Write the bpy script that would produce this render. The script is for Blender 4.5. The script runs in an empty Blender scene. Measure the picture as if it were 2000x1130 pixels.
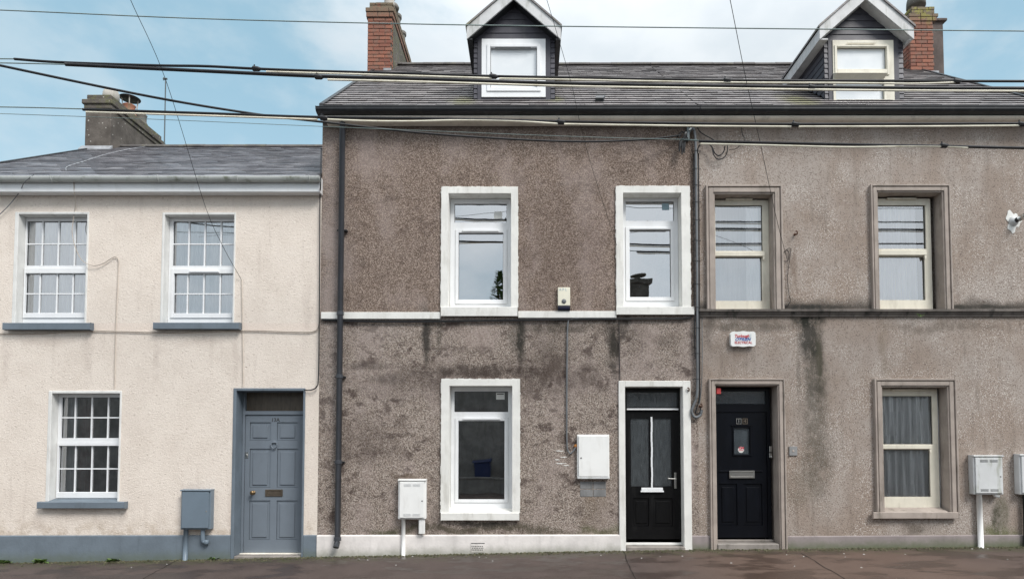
import bpy, bmesh, math, random
from mathutils import Vector, Matrix
random.seed(7)
sc = bpy.context.scene
COL = sc.collection
D = bpy.data
# ---------------------------------------------------------------- camera
F = 1215.0; T = math.radians(2.3); XV = 1030.0; PV = 811.2; CD = 9.0; CZ = 1.61
cT, sT = math.cos(T), math.sin(T)
def U(px, py, y=0.0):
    """world X, Z on the plane y = const for a photo position"""
    dy = PV - py
    vy = F*cT - dy*sT; vz = F*sT + dy*cT
    t = (y+CD)/vy
    return (px-XV)*t, CZ+vz*t
def P3(px, py, y=0.0):
    x, z = U(px, py, y); return Vector((x, y, z))
def R(a, b, c, d, y=0.0):
    """px rect (left, top, right, bottom) -> X0, X1, Z0, Z1"""
    mx, my = (a+c)/2, (b+d)/2
    return U(a, my, y)[0], U(c, my, y)[0], U(mx, d, y)[1], U(mx, b, y)[1]
cam = D.objects.new('camera', D.cameras.new('camera')); COL.objects.link(cam)
cam.location = (0, -CD, CZ); cam.rotation_euler = (math.pi/2+T, 0, 0)
cam.data.sensor_width = 36; cam.data.lens = 36*F/2000
cam.data.shift_x = (1000-XV)/2000; cam.data.shift_y = (PV-565)/2000
cam.data.clip_start = .05; cam.data.clip_end = 3000
sc.camera = cam
# ---------------------------------------------------------------- node helper
class NT:
    def __init__(s, tree): s.t = tree; s.n = tree.nodes; s.l = tree.links; s._co = None
    def node(s, typ, **kw):
        n = s.n.new(typ)
        for k, v in kw.items(): setattr(n, k, v)
        return n
    def put(s, inp, v):
        if v is None: return
        if isinstance(v, bpy.types.NodeSocket): s.l.new(v, inp)
        elif isinstance(v, (tuple, list)) and len(v) == 3 and inp.type == 'RGBA': inp.default_value = (*v, 1)
        else: inp.default_value = v
    def co(s):
        if s._co is None: s._co = s.node('ShaderNodeTexCoord').outputs['Object']
        return s._co
    def map(s, vec, scale=(1,1,1), loc=(0,0,0)):
        m = s.node('ShaderNodeMapping'); s.put(m.inputs[0], vec)
        m.inputs['Location'].default_value = loc; m.inputs['Scale'].default_value = scale
        return m.outputs[0]
    def noise(s, scale, detail=3, rough=.5, vec=None, dist=0):
        n = s.node('ShaderNodeTexNoise'); s.put(n.inputs['Vector'], vec or s.co())
        n.inputs['Scale'].default_value = scale; n.inputs['Detail'].default_value = detail
        n.inputs['Roughness'].default_value = rough; n.inputs['Distortion'].default_value = dist
        return n.outputs[0]
    def voro(s, scale, vec=None, feature='F1', out='Distance'):
        n = s.node('ShaderNodeTexVoronoi', feature=feature); s.put(n.inputs['Vector'], vec or s.co())
        n.inputs['Scale'].default_value = scale
        return n.outputs[out]
    def m(s, op, a, b=None, c=None, clamp=False):
        n = s.node('ShaderNodeMath', operation=op, use_clamp=clamp)
        s.put(n.inputs[0], a); s.put(n.inputs[1], b); s.put(n.inputs[2], c)
        return n.outputs[0]
    def ss(s, v, a, b, c=0.0, d=1.0):
        n = s.node('ShaderNodeMapRange', interpolation_type='SMOOTHSTEP')
        s.put(n.inputs[0], v)
        for i, q in enumerate((a, b, c, d)): s.put(n.inputs[1+i], q)
        return n.outputs[0]
    def mix(s, f, a, b, blend='MIX'):
        n = s.node('ShaderNodeMix', data_type='RGBA', blend_type=blend)
        s.put(n.inputs[0], f); s.put(n.inputs[6], a); s.put(n.inputs[7], b)
        return n.outputs[2]
    def sep(s, v):
        n = s.node('ShaderNodeSeparateXYZ'); s.put(n.inputs[0], v); return n.outputs
    def bump(s, h, strength=.5, dist=.01):
        n = s.node('ShaderNodeBump'); s.put(n.inputs['Height'], h)
        n.inputs['Strength'].default_value = strength; n.inputs['Distance'].default_value = dist
        return n.outputs[0]
    def attr(s, name, out='Fac'):
        n = s.node('ShaderNodeAttribute', attribute_name=name); return n.outputs[out]
    def blob(s, px, py, rx, rz, soft=.6, warp=None):
        """elliptical stain centred on a wall point; radii in metres"""
        x, z = U(px, py)
        v = s.map(warp or s.co(), (1/rx, 0, 1/rz), (-x/rx, 0, -z/rz))
        n = s.node('ShaderNodeVectorMath', operation='LENGTH'); s.l.new(v, n.inputs[0])
        if not hasattr(s, '_fn'): s._fn = s.ss(s.noise(7, 6, .72, s.map(s.co(), (1, 1, .7), (2, 2, 2))), .34, .60, .35, 1.35)
        return s.m('MULTIPLY', s.ss(n.outputs['Value'], 1.0, 1-soft), s._fn, clamp=True)
def newmat(name):
    m = D.materials.new(name); m.use_nodes = True
    t = NT(m.node_tree); b = m.node_tree.nodes['Principled BSDF']
    return m, t, b
def warped(t, amt=.35, sc_=1.6):
    n = t.node('ShaderNodeTexNoise'); t.put(n.inputs['Vector'], t.co()); n.inputs['Scale'].default_value = sc_; n.inputs['Detail'].default_value = 4
    v = t.node('ShaderNodeVectorMath', operation='MULTIPLY_ADD')
    t.l.new(n.outputs['Color'], v.inputs[0]); v.inputs[1].default_value = (amt,)*3
    a = t.node('ShaderNodeVectorMath', operation='SUBTRACT'); t.l.new(t.co(), a.inputs[0]); a.inputs[1].default_value = (amt/2,)*3
    t.l.new(a.outputs[0], v.inputs[2]); return v.outputs[0]

def paint(name, c, rough=.5, var=.12, bump=.15, bscale=60, dirt=.15, dirtc=None, spec=.4, metal=0, streak=True):
    m, t, b = newmat(name)
    c2 = tuple(x*(1-var) for x in c); c3 = dirtc or tuple(x*.45 for x in (c[0], c[1]*.97, c[2]*.9))
    n = t.noise(3.5, 5, .6)
    col = t.mix(t.ss(n, .35, .65), c, c2)
    d = t.noise(5, 6, .65, t.map(t.co(), (1.5, 1.5, .35) if streak else (1, 1, 1), (3, 1, 2)))
    col = t.mix(t.m('MULTIPLY', t.ss(d, .5, .75), dirt*2), col, c3)
    t.put(b.inputs['Base Color'], col)
    t.put(b.inputs['Roughness'], t.m('ADD', t.m('MULTIPLY', n, .2), rough-.1))
    b.inputs['Specular IOR Level'].default_value = spec; b.inputs['Metallic'].default_value = metal
    if bump: t.put(b.inputs['Normal'], t.bump(t.noise(bscale, 4, .6), bump, .004))
    return m

M = {}
M['white_trim'] = paint('white_masonry_paint', (.79, .78, .74), .7, .10, .6, 40, .26, (.42,.40,.35))
M['white_reveal'] = paint('white_reveal_paint', (.74, .735, .71), .7, .1, .4, 45, .22, (.36,.34,.3))
M['upvc'] = paint('white_upvc', (.8, .81, .82), .35, .05, .03, 20, .1, (.5,.48,.44))
M['upvc_old'] = paint('weathered_upvc', (.66, .68, .68), .45, .1, .05, 20, .3, (.36,.35,.3))
M['cream'] = paint('cream_timber_paint', (.73, .69, .58), .5, .12, .1, 50, .2, (.34,.29,.22))
M['bluegrey'] = paint('blue_grey_paint', (.155, .19, .225), .55, .14, .3, 60, .2, (.07,.085,.09))
M['bluedoor'] = paint('blue_grey_door_paint', (.175, .205, .24), .42, .06, .12, 90, .08, (.08,.09,.1))
M['black_plastic'] = paint('black_plastic', (.022, .024, .027), .4, .3, .05, 30, .25, (.07,.07,.065))
M['black_door'] = paint('black_gloss_door', (.004, .005, .008), .35, .3, .04, 50, .15, (.012,.014,.02), .18)
M['black_door2'] = paint('black_satin_door', (.006, .006, .0065), .36, .3, .08, 50, .3, (.02,.02,.02), .2)
M['cladding'] = paint('dark_grey_cladding', (.058, .056, .070), .5, .2, .1, 30, .2, (.1,.1,.1))
M['fascia'] = paint('weathered_bargeboard', (.62, .62, .62), .6, .15, .1, 30, .4, (.28,.29,.25))
M['pipe'] = paint('dark_grey_downpipe', (.055, .06, .07), .4, .2, .05, 30, .25, (.03,.03,.03))
M['steel'] = paint('brushed_steel', (.62, .61, .58), .3, .1, .05, 80, .1, None, .5, 1)
M['brass'] = paint('aged_brass', (.35, .24, .13), .4, .3, .1, 60, .3, None, .5, 1)
M['bronze'] = paint('dull_bronze', (.16, .13, .10), .5, .3, .1, 60, .3, None, .5, .6)
M['dark'] = paint('dark_interior', (.02, .018, .017), .9, .3, 0, 1, 0)
M['room'] = paint('room_wall', (.10, .09, .08), .9, .3, 0, 1, 0)
M['cable'] = paint('black_cable', (.012, .012, .014), .55, .3, 0, 1, .2, (.04,.04,.04))
M['cable_cream'] = paint('cream_cable', (.88, .83, .68), .55, .2, 0, 1, .25, (.4,.34,.2), streak=False)
M['cable_grey'] = paint('grey_cable', (.17, .18, .19), .5, .2, 0, 1, .2)
M['cable_green'] = paint('weathered_green_wire', (.20, .26, .25), .6, .2, 0, 1, .2)
M['cable_wall'] = paint('painted_over_cable', (.50, .44, .38), .7, .2, 0, 1, .3)
M['meter_white'] = paint('meter_box_white', (.84, .84, .82), .45, .06, .05, 20, .14, (.45,.43,.38))
M['meter_old'] = paint('meter_box_grimy', (.64, .65, .65), .5, .1, .05, 20, .45, (.28,.29,.22))
M['meter_blue'] = paint('meter_box_blue_grey', (.16, .205, .25), .4, .08, .05, 20, .1, (.1,.12,.13))
M['concrete'] = paint('concrete_patch', (.26, .26, .26), .85, .3, .6, 40, .4)
M['stone'] = paint('stone_step', (.30, .27, .245), .8, .3, .6, 30, .5, (.10,.09,.075))
M['mould'] = paint('rendered_moulding', (.40, .342, .30), .85, .2, .5, 60, .45, (.17,.145,.12))
M['mould_dark'] = paint('stained_string_course', (.165, .145, .13), .85, .4, .5, 60, .6, (.035,.033,.03))
M['cornice'] = paint('beige_cornice', (.86, .80, .70), .8, .12, .3, 40, .15, (.18,.16,.13))
M['red'] = paint('red_plastic', (.55, .07, .07), .45, .1, 0, 1, .1)
M['alarm_cream'] = paint('yellowed_plastic', (.78, .75, .62), .5, .06, 0, 1, .15)
M['orange'] = paint('orange_sealant', (.55, .22, .05), .7, .3, .3, 60, .3)
M['rust'] = paint('rusty_iron', (.14, .07, .045), .9, .4, .5, 80, .4)
M['navy'] = paint('navy_plastic', (.012, .014, .035), .35, .2, 0, 1, .1)
M['pot'] = paint('clay_pot', (.36, .15, .09), .8, .25, .3, 30, .4, (.16,.15,.1))
M['pot_pale'] = paint('pale_pot', (.50, .47, .42), .8, .25, .3, 30, .5, (.22,.22,.15))
M['pot_grey'] = paint('grey_pot', (.20, .185, .165), .85, .25, .4, 30, .5, (.1,.1,.06))
M['lead'] = paint('lead_flashing', (.38, .39, .41), .5, .3, .2, 20, .3, (.2,.2,.19))
M['galv'] = paint('galvanised_steel', (.12, .14, .145), .45, .2, 0, 1, .2, None, .5, .5)
M['ink_red'] = paint('red_lettering', (.50, .03, .05), .5, 0, 0, 1, 0)
M['ink_blue'] = paint('blue_lettering', (.03, .10, .38), .5, 0, 0, 1, 0)
M['ink_pale'] = paint('faded_blue_lettering', (.30, .42, .48), .6, 0, 0, 1, 0)
M['ink_dark'] = paint('dark_lettering', (.05, .05, .05), .6, 0, 0, 1, 0)
M['paper'] = paint('paper_label', (.75, .75, .72), .8, .1, 0, 1, .1)
M['bin_blue'] = paint('blue_bin_plastic', (.03, .045, .12), .4, .1, .05, 30, .1)
M['granite'] = paint('kerb_stone', (.24, .23, .22), .8, .3, .4, 50, .3)

# curtains -------------------------------------------------
def cloth(name, c, rough=.9):
    m, t, b = newmat(name)
    t.put(b.inputs['Base Color'], t.mix(t.ss(t.noise(26, 3, .6, t.map(t.co(), (1, 1, .06))), .3, .7), c, tuple(x*.66 for x in c)))  # darker upright stripes: fold shading painted into the cloth colour
    b.inputs['Roughness'].default_value = rough
    tr = t.node('ShaderNodeBsdfTranslucent'); tr.inputs[0].default_value = (*c, 1)
    ms = t.node('ShaderNodeMixShader'); ms.inputs[0].default_value = .25
    t.l.new(b.outputs[0], ms.inputs[1]); t.l.new(tr.outputs[0], ms.inputs[2])
    t.l.new(ms.outputs[0], t.n['Material Output'].inputs[0]); return m
M['net'] = cloth('white_net_curtain', (.98, .98, .98))
M['net_grey'] = cloth('grey_voile_curtain', (.66, .69, .72))
M['blind'] = cloth('white_blind', (.98, .98, .98))
M['drape_red'] = cloth('dark_red_curtain', (.16, .05, .05))

def glass(name, refl, tint=(.99,1,1), rough=0.0, wob=.0, frost=None):
    m, t, b = newmat(name); t.n.remove(b)
    tr = t.node('ShaderNodeBsdfTransparent'); tr.inputs[0].default_value = (*tint, 1)
    gl = t.node('ShaderNodeBsdfGlossy'); gl.inputs['Roughness'].default_value = rough; gl.inputs[0].default_value = (.98, .99, 1, 1)
    if wob: t.put(gl.inputs['Normal'], t.bump(t.noise(2.2, 1), wob, .02))
    base = tr.outputs[0]
    if frost:
        df = t.node('ShaderNodeBsdfDiffuse')
        st = t.noise(30, 5, .75, t.map(t.co(), (1.4, 1, .22)))
        t.put(df.inputs[0], t.mix(t.ss(st, .36, .70), frost, tuple(x*1.9 for x in frost)))
        mx = t.node('ShaderNodeMixShader'); mx.inputs[0].default_value = .8
        t.l.new(tr.outputs[0], mx.inputs[1]); t.l.new(df.outputs[0], mx.inputs[2]); base = mx.outputs[0]
        t.put(gl.inputs['Normal'], t.bump(t.noise(35, 4, .7, t.map(t.co(), (1.3, 1, .3))), .5, .01))
    fr = t.node('ShaderNodeFresnel'); fr.inputs[0].default_value = 1.45
    fac = t.m('ADD', t.m('MULTIPLY', fr.outputs[0], 1-refl), refl, clamp=True)
    ms = t.node('ShaderNodeMixShader'); t.l.new(fac, ms.inputs[0])
    t.l.new(base, ms.inputs[1]); t.l.new(gl.outputs[0], ms.inputs[2])
    t.l.new(ms.outputs[0], t.n['Material Output'].inputs[0]); return m
M['glass_sky'] = glass('coated_glass', .50, wob=.08)
M['glass_net'] = glass('glass_over_net', .36, wob=.03)
M['glass_half'] = glass('reflective_glass', .38, wob=.03)
M['glass_dark'] = glass('clear_glass', .36, wob=.08)
M['glass_low'] = glass('plain_glass', .05)
M['glass_frost'] = glass('obscured_glass', .05, rough=.12, frost=(.05, .056, .06))
M['glass_dim'] = glass('dim_transom_glass', .06, rough=.08, frost=(.05, .06, .068))
def film():
    m, t, b = newmat('frosted_white_pane')
    t.put(b.inputs['Base Color'], t.mix(t.ss(t.noise(2.5, 3), .35, .65), (.70, .73, .75), (.78, .80, .81)))
    b.inputs['Roughness'].default_value = .12; b.inputs['Specular IOR Level'].default_value = .9; return m
M['glass_film'] = film()
M['glass_brown'] = glass('brown_transom_glass', .03, rough=.3, frost=(.075, .055, .035))

# walls ----------------------------------------------------
def wall_cream():
    m, t, b = newmat('cream_textured_render')
    w = warped(t)
    n = t.noise(2.2, 5, .6)
    col = t.mix(t.ss(n, .35, .7), (.785, .70, .62), (.72, .635, .558))
    fine = t.noise(34, 4, .62, t.map(t.co(), (1, 1, 1.5)), 1.2)
    col = t.mix(t.ss(fine, .42, .30), col, (.50, .42, .36))  # dark and pale specks: shading of the render bumps painted into the colour
    col = t.mix(t.ss(fine, .56, .70), col, (.85, .775, .695))
    z = t.sep(t.co())[2]
    zz = U(200, 1046)[1]
    low = t.m('MULTIPLY', t.ss(z, zz+.35, zz), t.ss(t.noise(6, 5, .7), .42, .62))
    col = t.mix(t.m('MULTIPLY', low, .55), col, (.42, .33, .24))
    st = t.noise(3, 5, .6, t.map(t.co(), (2.5, 1, .25), (5, 0, 1)))
    col = t.mix(t.m('MULTIPLY', t.ss(st, .55, .75), .35), col, (.52, .44, .38))
    bd = t.m('MULTIPLY', t.ss(z, U(300, 644.5)[1], U(300, 643.5)[1]), t.ss(z, U(300, 630)[1], U(300, 631)[1]))
    col = t.mix(t.m('MULTIPLY', bd, .75), col, (.76, .655, .575))
    for a in ((640, 420, .10, 3.0), (170, 700, .12, .6), (390, 665, .6, .10), (12, 700, .08, .5), (303, 700, .07, .5), (463, 700, .08, .5), (78, 1020, .12, .2), (240, 1015, .08, .2), (160, 1003, .6, .06), (90, 665, .6, .10), (455, 1000, .10, .5), (380, 945, .35, .05), (600, 600, .08, .8)):
        col = t.mix(t.m('MULTIPLY', t.blob(*a, .9, w), .3), col, (.48, .40, .35))
    t.put(b.inputs['Base Color'], col); b.inputs['Roughness'].default_value = .85; b.inputs['Specular IOR Level'].default_value = .2
    t.put(b.inputs['Normal'], t.bump(fine, .8, .012)); return m
def wall_dash():
    m, t, b = newmat('brown_pebbledash')
    w = warped(t, .5, 2.0)
    cell = t.sep(t.voro(95, out='Color'))[0]
    sp = t.noise(52, 4, .75)
    v = t.m('ADD', t.m('MULTIPLY', cell, .5), t.m('MULTIPLY', sp, .9))
    big = t.noise(1.3, 6, .62, t.map(t.co(), (1.2, 1, .8)))
    mid = t.noise(4.2, 8, .74, t.map(t.co(), (1, 1, 1.3), (0, 0, 3)), .3)
    z = t.sep(t.co())[2]
    z1 = U(990, 618)[1]; z0 = U(990, 1045)[1]
    lower = t.ss(z, z1+.02, z1-.02)
    dark = t.mix(lower, (.10, .073, .058), (.10, .08, .068))
    midc = t.mix(lower, (.205, .152, .122), (.285, .228, .19))
    lite = t.mix(lower, (.40, .32, .27), (.49, .425, .375))
    col = t.mix(t.ss(v, .42, .68), dark, midc)
    col = t.mix(t.ss(v, .68, .92), col, lite)
    col = t.mix(t.m('MULTIPLY', t.ss(big, .46, .62), .38), col, (.43, .355, .325))
    d1 = t.m('MULTIPLY', t.ss(mid, .49, .60), t.m('MULTIPLY', t.m('ADD', t.m('MULTIPLY', lower, .42), .38), t.ss(t.noise(1.7, 3, .6, t.map(t.co(), (1, 1, 1.4), (6, 0, 2))), .38, .60)))
    col = t.mix(d1, col, (.07, .048, .042))
    for (a, amt, c) in (
        ((950, 745, 2.4, .40), .55, (.06, .042, .038)), ((1075, 700, .55, .55), .4, (.065, .05, .04)),
        ((720, 860, .75, .5), .45, (.07, .05, .045)), ((1010, 640, .15, .6), .6, (.035, .035, .028)),
        ((832, 640, .12, .6), .5, (.035, .035, .03)), ((1195, 660, .15, .7), .6, (.04, .035, .03)),
        ((1240, 650, .25, .3), .35, (.05, .04, .035)),
        ((930, 655, .42, .28), .4, (.46, .37, .33)), ((1262, 655, .22, .32), .4, (.48, .39, .35)), ((740, 650, .6, .2), .25, (.42, .36, .33)),
        ((800, 925, .4, .12), .6, (.10, .07, .045)), ((1158, 1000, .35, .5), .35, (.16, .12, .08)),
        ((930, 1032, 2.3, .10), .75, (.07, .062, .04)), ((1185, 1035, .7, .12), .5, (.10, .11, .045)), ((760, 1035, .5, .09), .5, (.06, .07, .03)),
        ((860, 1000, .15, .9), .35, (.06, .05, .04)), ((645, 500, .25, 3.5), .45, (.36, .31, .29)),
        ((1085, 500, .8, 1.2), .22, (.10, .07, .06)), ((1160, 480, .35, 1.0), .25, (.34, .27, .25)), ((740, 300, .7, .5), .22, (.42, .34, .31))):
        col = t.mix(t.m('MULTIPLY', t.blob(*a, .85, w), amt), col, c)
    slim = warped(t, .12, 5)
    for (a, amt, c) in (((832, 665, .09, .5), .8, (.04, .036, .032)), ((858, 650, .06, .4), .6, (.05, .045, .035)), ((1018, 665, .10, .55), .85, (.035, .033, .028)), ((1090, 640, .8, .12), .6, (.05, .045, .035)),
        ((1200, 680, .10, .6), .85, (.04, .036, .03)), ((1215, 645, .10, .25), .7, (.06, .05, .045)), ((1300, 665, .28, .14), .45, (.10, .075, .065)), ((1225, 625, .1, .12), .8, (.05, .045, .04)),
        ((1080, 715, .3, .35), .55, (.065, .045, .036)), ((1150, 730, .25, .25), .5, (.065, .046, .038)), ((935, 725, 1.2, .12), .65, (.055, .042, .036)), ((720, 715, .5, .10), .5, (.07, .055, .05)), ((760, 740, .35, .12), .5, (.07, .055, .05)), ((800, 1005, .30, .3), .35, (.08, .065, .05)),
        ((940, 1025, .6, .07), .8, (.045, .04, .035)), ((1345, 900, .12, 1.0), .6, (.42, .35, .33)), ((1140, 880, .06, .05), .7, (.6, .58, .56)), ((1160, 960, .3, .2), .3, (.3, .22, .15))):
        col = t.mix(t.m('MULTIPLY', t.blob(*a, .8, slim), amt), col, c)
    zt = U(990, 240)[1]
    col = t.mix(t.m('MULTIPLY', t.ss(z, zt-.35, zt), .5), col, (.08, .065, .055))  # soft shade below the gutter, painted into the wall colour
    col = t.mix(t.m('MULTIPLY', t.ss(z, zt-.12, zt-.0), .6), col, (.035, .03, .026))  # narrow contact shadow under the cornice, also painted in
    t.put(b.inputs['Base Color'], col); b.inputs['Roughness'].default_value = .9; b.inputs['Specular IOR Level'].default_value = .2
    t.put(b.inputs['Normal'], t.bump(v, .9, .014)); return m
def wall_grey():
    m, t, b = newmat('grey_brown_dashed_render')
    w = warped(t, .4, 1.8)
    cell = t.sep(t.voro(80, out='Color'))[0]
    sp = t.noise(55, 4, .7)
    v = t.m('ADD', t.m('MULTIPLY', cell, .5), t.m('MULTIPLY', sp, .9))
    big = t.noise(1.1, 6, .6, t.map(t.co(), (1.2, 1, .9), (4, 0, 0)))
    col = t.mix(t.ss(big, .36, .66), (.31, .25, .208), (.385, .335, .298))
    col = t.mix(t.ss(v, .62, .40), col, (.175, .135, .115))
    # white stone chips, denser where the face has worn
    chip = t.m('MULTIPLY', t.ss(t.voro(72), .42, .28), t.ss(t.sep(t.voro(72, out='Color'))[1], .52, .58))
    worn = t.ss(t.noise(1.7, 4, .6, t.map(t.co(), (1, 1, 1), (0, 0, 7))), .40, .62)
    for a in ((1600, 900, .9, .9), (1640, 560, 1.6, .5), (1930, 560, 1.0, .7), (1930, 800, .6, .8), (1790, 733, .8, .10), (1460, 733, .5, .06)):
        worn = t.m('MAXIMUM', worn, t.blob(*a, .9, w))
    col = t.mix(t.m('MULTIPLY', t.m('MULTIPLY', chip, worn), .95), col, (.74, .69, .64))
    z = t.sep(t.co())[2]
    z1 = U(1600, 603)[1]; zt = U(1600, 240)[1]
    st = t.noise(2.6, 5, .6, t.map(t.co(), (2.8, 1, .3), (9, 0, 1)))
    col = t.mix(t.m('MULTIPLY', t.ss(st, .52, .72), .38), col, (.13, .105, .085))
    sl = t.noise(5, 5, .6, t.map(t.co(), (2, 1, .3), (2, 0, 1)))
    col = t.mix(t.m('MULTIPLY', t.ss(sl, .55, .75), .3), col, (.44, .39, .35))
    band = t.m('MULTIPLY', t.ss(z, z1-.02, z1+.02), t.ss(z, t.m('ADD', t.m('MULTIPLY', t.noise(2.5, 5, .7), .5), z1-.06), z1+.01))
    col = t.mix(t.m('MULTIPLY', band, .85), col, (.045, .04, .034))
    for (a, amt, c) in (
        ((1595, 860, .34, 1.4), .6, (.07, .062, .045)),
        ((1440, 632, 1.4, .12), .5, (.12, .10, .08)), ((1730, 690, .12, .5), .45, (.17, .13, .085)), ((1850, 640, 1.4, .12), .5, (.12, .10, .08)),
        ((1560, 950, .5, .4), .35, (.13, .11, .08)), ((1790, 1032, .35, .10), .6, (.08, .065, .05)), ((1955, 1000, .14, .40), .6, (.07, .07, .035)),
        ((1960, 1040, .5, .2), .75, (.09, .105, .03)), ((1553, 520, .05, .5), .5, (.15, .10, .07)),
        ((1420, 690, .5, .35), .35, (.16, .125, .10)), ((1700, 690, .6, .35), .3, (.3, .25, .22)), ((1382, 640, .12, .6), .45, (.08, .065, .055))):
        col = t.mix(t.m('MULTIPLY', t.blob(*a, .9, w), amt), col, c)
    slim = warped(t, .06, 6)
    for (a, amt, c) in (((1582, 660, .25, .52), .85, (.03, .03, .026)), ((1578, 625, .36, .16), 1.0, (.03, .03, .024)), ((1592, 730, .24, .75), .6, (.035, .035, .026)), ((1600, 700, .07, .6), .6, (.07, .066, .045)),
        ((1560, 740, .05, .7), .4, (.07, .06, .045)), ((1460, 640, .9, .10), .6, (.10, .085, .07)), ((1945, 1010, .10, .3), .8, (.05, .05, .03)), ((1570, 600, .8, .07), 1.0, (.04, .038, .034)), ((1900, 600, .9, .05), .9, (.05, .047, .04))):
        col = t.mix(t.m('MULTIPLY', t.blob(*a, .8, slim), amt), col, c)
    col = t.mix(t.m('MULTIPLY', t.ss(z, zt-.3, zt), .3), col, (.16, .13, .11))  # wall top painted darker as shade under the gutter
    t.put(b.inputs['Base Color'], col); b.inputs['Roughness'].default_value = .88; b.inputs['Specular IOR Level'].default_value = .2
    t.put(b.inputs['Normal'], t.bump(v, .6, .010)); return m
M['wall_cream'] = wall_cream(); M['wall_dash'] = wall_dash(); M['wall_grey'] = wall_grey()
def plinth_mat(name, c, moss=.5, green=(.10, .12, .06)):
    m, t, b = newmat(name)
    col = t.mix(t.ss(t.noise(2.5, 6, .65), .35, .7), c, tuple(x*.82 for x in c))
    col = t.mix(t.m('MULTIPLY', t.ss(t.noise(6, 5, .6, t.map(t.co(), (1.5, 1, .3))), .5, .75), .35), col, tuple(x*.55 for x in c))
    x, y, z = t.sep(t.co())
    h = t.m('SUBTRACT', z, t.m('MULTIPLY', x, .0145))
    h = t.m('ADD', h, t.m('MULTIPLY', t.noise(7, 6, .75), -.16))
    col = t.mix(t.m('MULTIPLY', t.ss(h, .08, -.10), moss), col, green)
    t.put(b.inputs['Base Color'], col); b.inputs['Roughness'].default_value = .8
    t.put(b.inputs['Normal'], t.bump(t.noise(30, 5, .65), .45, .006)); return m
M['plinth_white'] = plinth_mat('white_plinth_paint', (.80, .755, .725), .6)
M['plinth_blue'] = plinth_mat('blue_grey_plinth_paint', (.15, .185, .22), .5)
M['plinth_grey'] = plinth_mat('mauve_grey_plinth', (.29, .25, .245), .9)

def slate_mat(name, a, b_, lich, gloss, moss=None, edge_amt=.8):
    m, t, b = newmat(name)
    sh = t.attr('shade')
    col = t.mix(sh, a, b_)
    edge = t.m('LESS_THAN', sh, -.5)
    n = t.noise(13, 6, .75, t.map(t.co(), (.3, 1.8, 1.8)))
    col = t.mix(t.m('MULTIPLY', t.ss(n, .47, .64), lich), col, (.50, .49, .48))
    n2 = t.noise(2.2, 5, .6)
    col = t.mix(t.m('MULTIPLY', t.ss(n2, .45, .7), .45), col, tuple(x*.55 for x in a))
    if moss:
        for (px, py, yy, r) in moss:
            p = P3(px, py, yy)
            v = t.map(warped(t, .3, 4), (1/r, 1/(r*1.6), 0), (-p.x/r, -p.y/(r*1.6), 0))
            q = t.node('ShaderNodeVectorMath', operation='LENGTH'); t.l.new(v, q.inputs[0])
            col = t.mix(t.m('MULTIPLY', t.m('MULTIPLY', t.ss(q.outputs['Value'], 1, .2), t.ss(n, .35, .55)), .75), col, (.19, .19, .07))
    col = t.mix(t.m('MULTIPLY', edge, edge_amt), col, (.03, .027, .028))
    t.put(b.inputs['Base Color'], col)
    t.put(b.inputs['Roughness'], t.m('ADD', t.m('MULTIPLY', n, .35), gloss))
    t.put(b.inputs['Normal'], t.bump(t.noise(28, 5, .7), .5, .006)); return m
M['slate_left'] = slate_mat('left_roof_slate', (.13, .125, .14), (.29, .28, .30), .5, .20, None, .45)
M['slate_main'] = slate_mat('main_roof_slate', (.105, .092, .094), (.225, .20, .195), .5, .40,
                            [(905, 195, .1, .28), (1560, 192, .1, .38), (1085, 188, .2, .2)])

M['slate_ridge'] = paint('ridge_tile_clay', (.13, .12, .115), .8, .3, .4, 40, .4, (.2, .19, .13), streak=False)
def brick_mat(name, lichen=.0, ztop=0, zlow=0):
    m, t, b = newmat(name)
    sh = t.attr('shade')
    col = t.mix(sh, (.20, .075, .052), (.31, .125, .08))
    col = t.mix(t.m('MULTIPLY', t.ss(t.noise(7, 5, .7), .44, .64), .7), col, (.19, .12, .09))
    col = t.mix(t.m('MULTIPLY', t.ss(t.noise(22, 4, .7), .55, .72), .5), col, (.12, .07, .05))
    z = t.sep(t.co())[2]
    top = t.m('MULTIPLY', t.ss(z, zlow, ztop), t.ss(t.noise(5, 5, .7), .26, .44))
    col = t.mix(t.m('MULTIPLY', top, .92), col, (.16, .135, .09))
    if lichen:
        y2 = t.m('MULTIPLY', t.ss(z, zlow, ztop), t.ss(t.noise(6, 4, .65, t.map(t.co(), (1,1,1), (3,3,3))), .50, .58))
        col = t.mix(t.m('MULTIPLY', y2, lichen), col, (.27, .25, .06))
    t.put(b.inputs['Base Color'], col); b.inputs['Roughness'].default_value = .9
    t.put(b.inputs['Normal'], t.bump(t.noise(45, 5, .7), .6, .008)); return m
def render_stack_mat():
    m, t, b = newmat('lichened_chimney_render')
    col = t.mix(t.ss(t.noise(3, 6, .65), .35, .68), (.075, .063, .053), (.145, .125, .108))
    col = t.mix(t.m('MULTIPLY', t.ss(t.noise(40, 4, .7), .5, .7), .5), col, (.06, .052, .045))
    z = t.sep(t.co())[2]; zt = U(190, 184, 3.2)[1]
    col = t.mix(t.m('MULTIPLY', t.ss(z, zt-.45, zt-.1), t.ss(t.noise(9, 5, .7), .44, .62)), col, (.125, .12, .065))
    col = t.mix(t.ss(t.voro(9), .13, .09), col, (.40, .38, .34))
    t.put(b.inputs['Base Color'], col); b.inputs['Roughness'].default_value = .92
    t.put(b.inputs['Normal'], t.bump(t.noise(30, 5, .7), .6, .01)); return m
M['stack_left'] = render_stack_mat()
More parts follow.
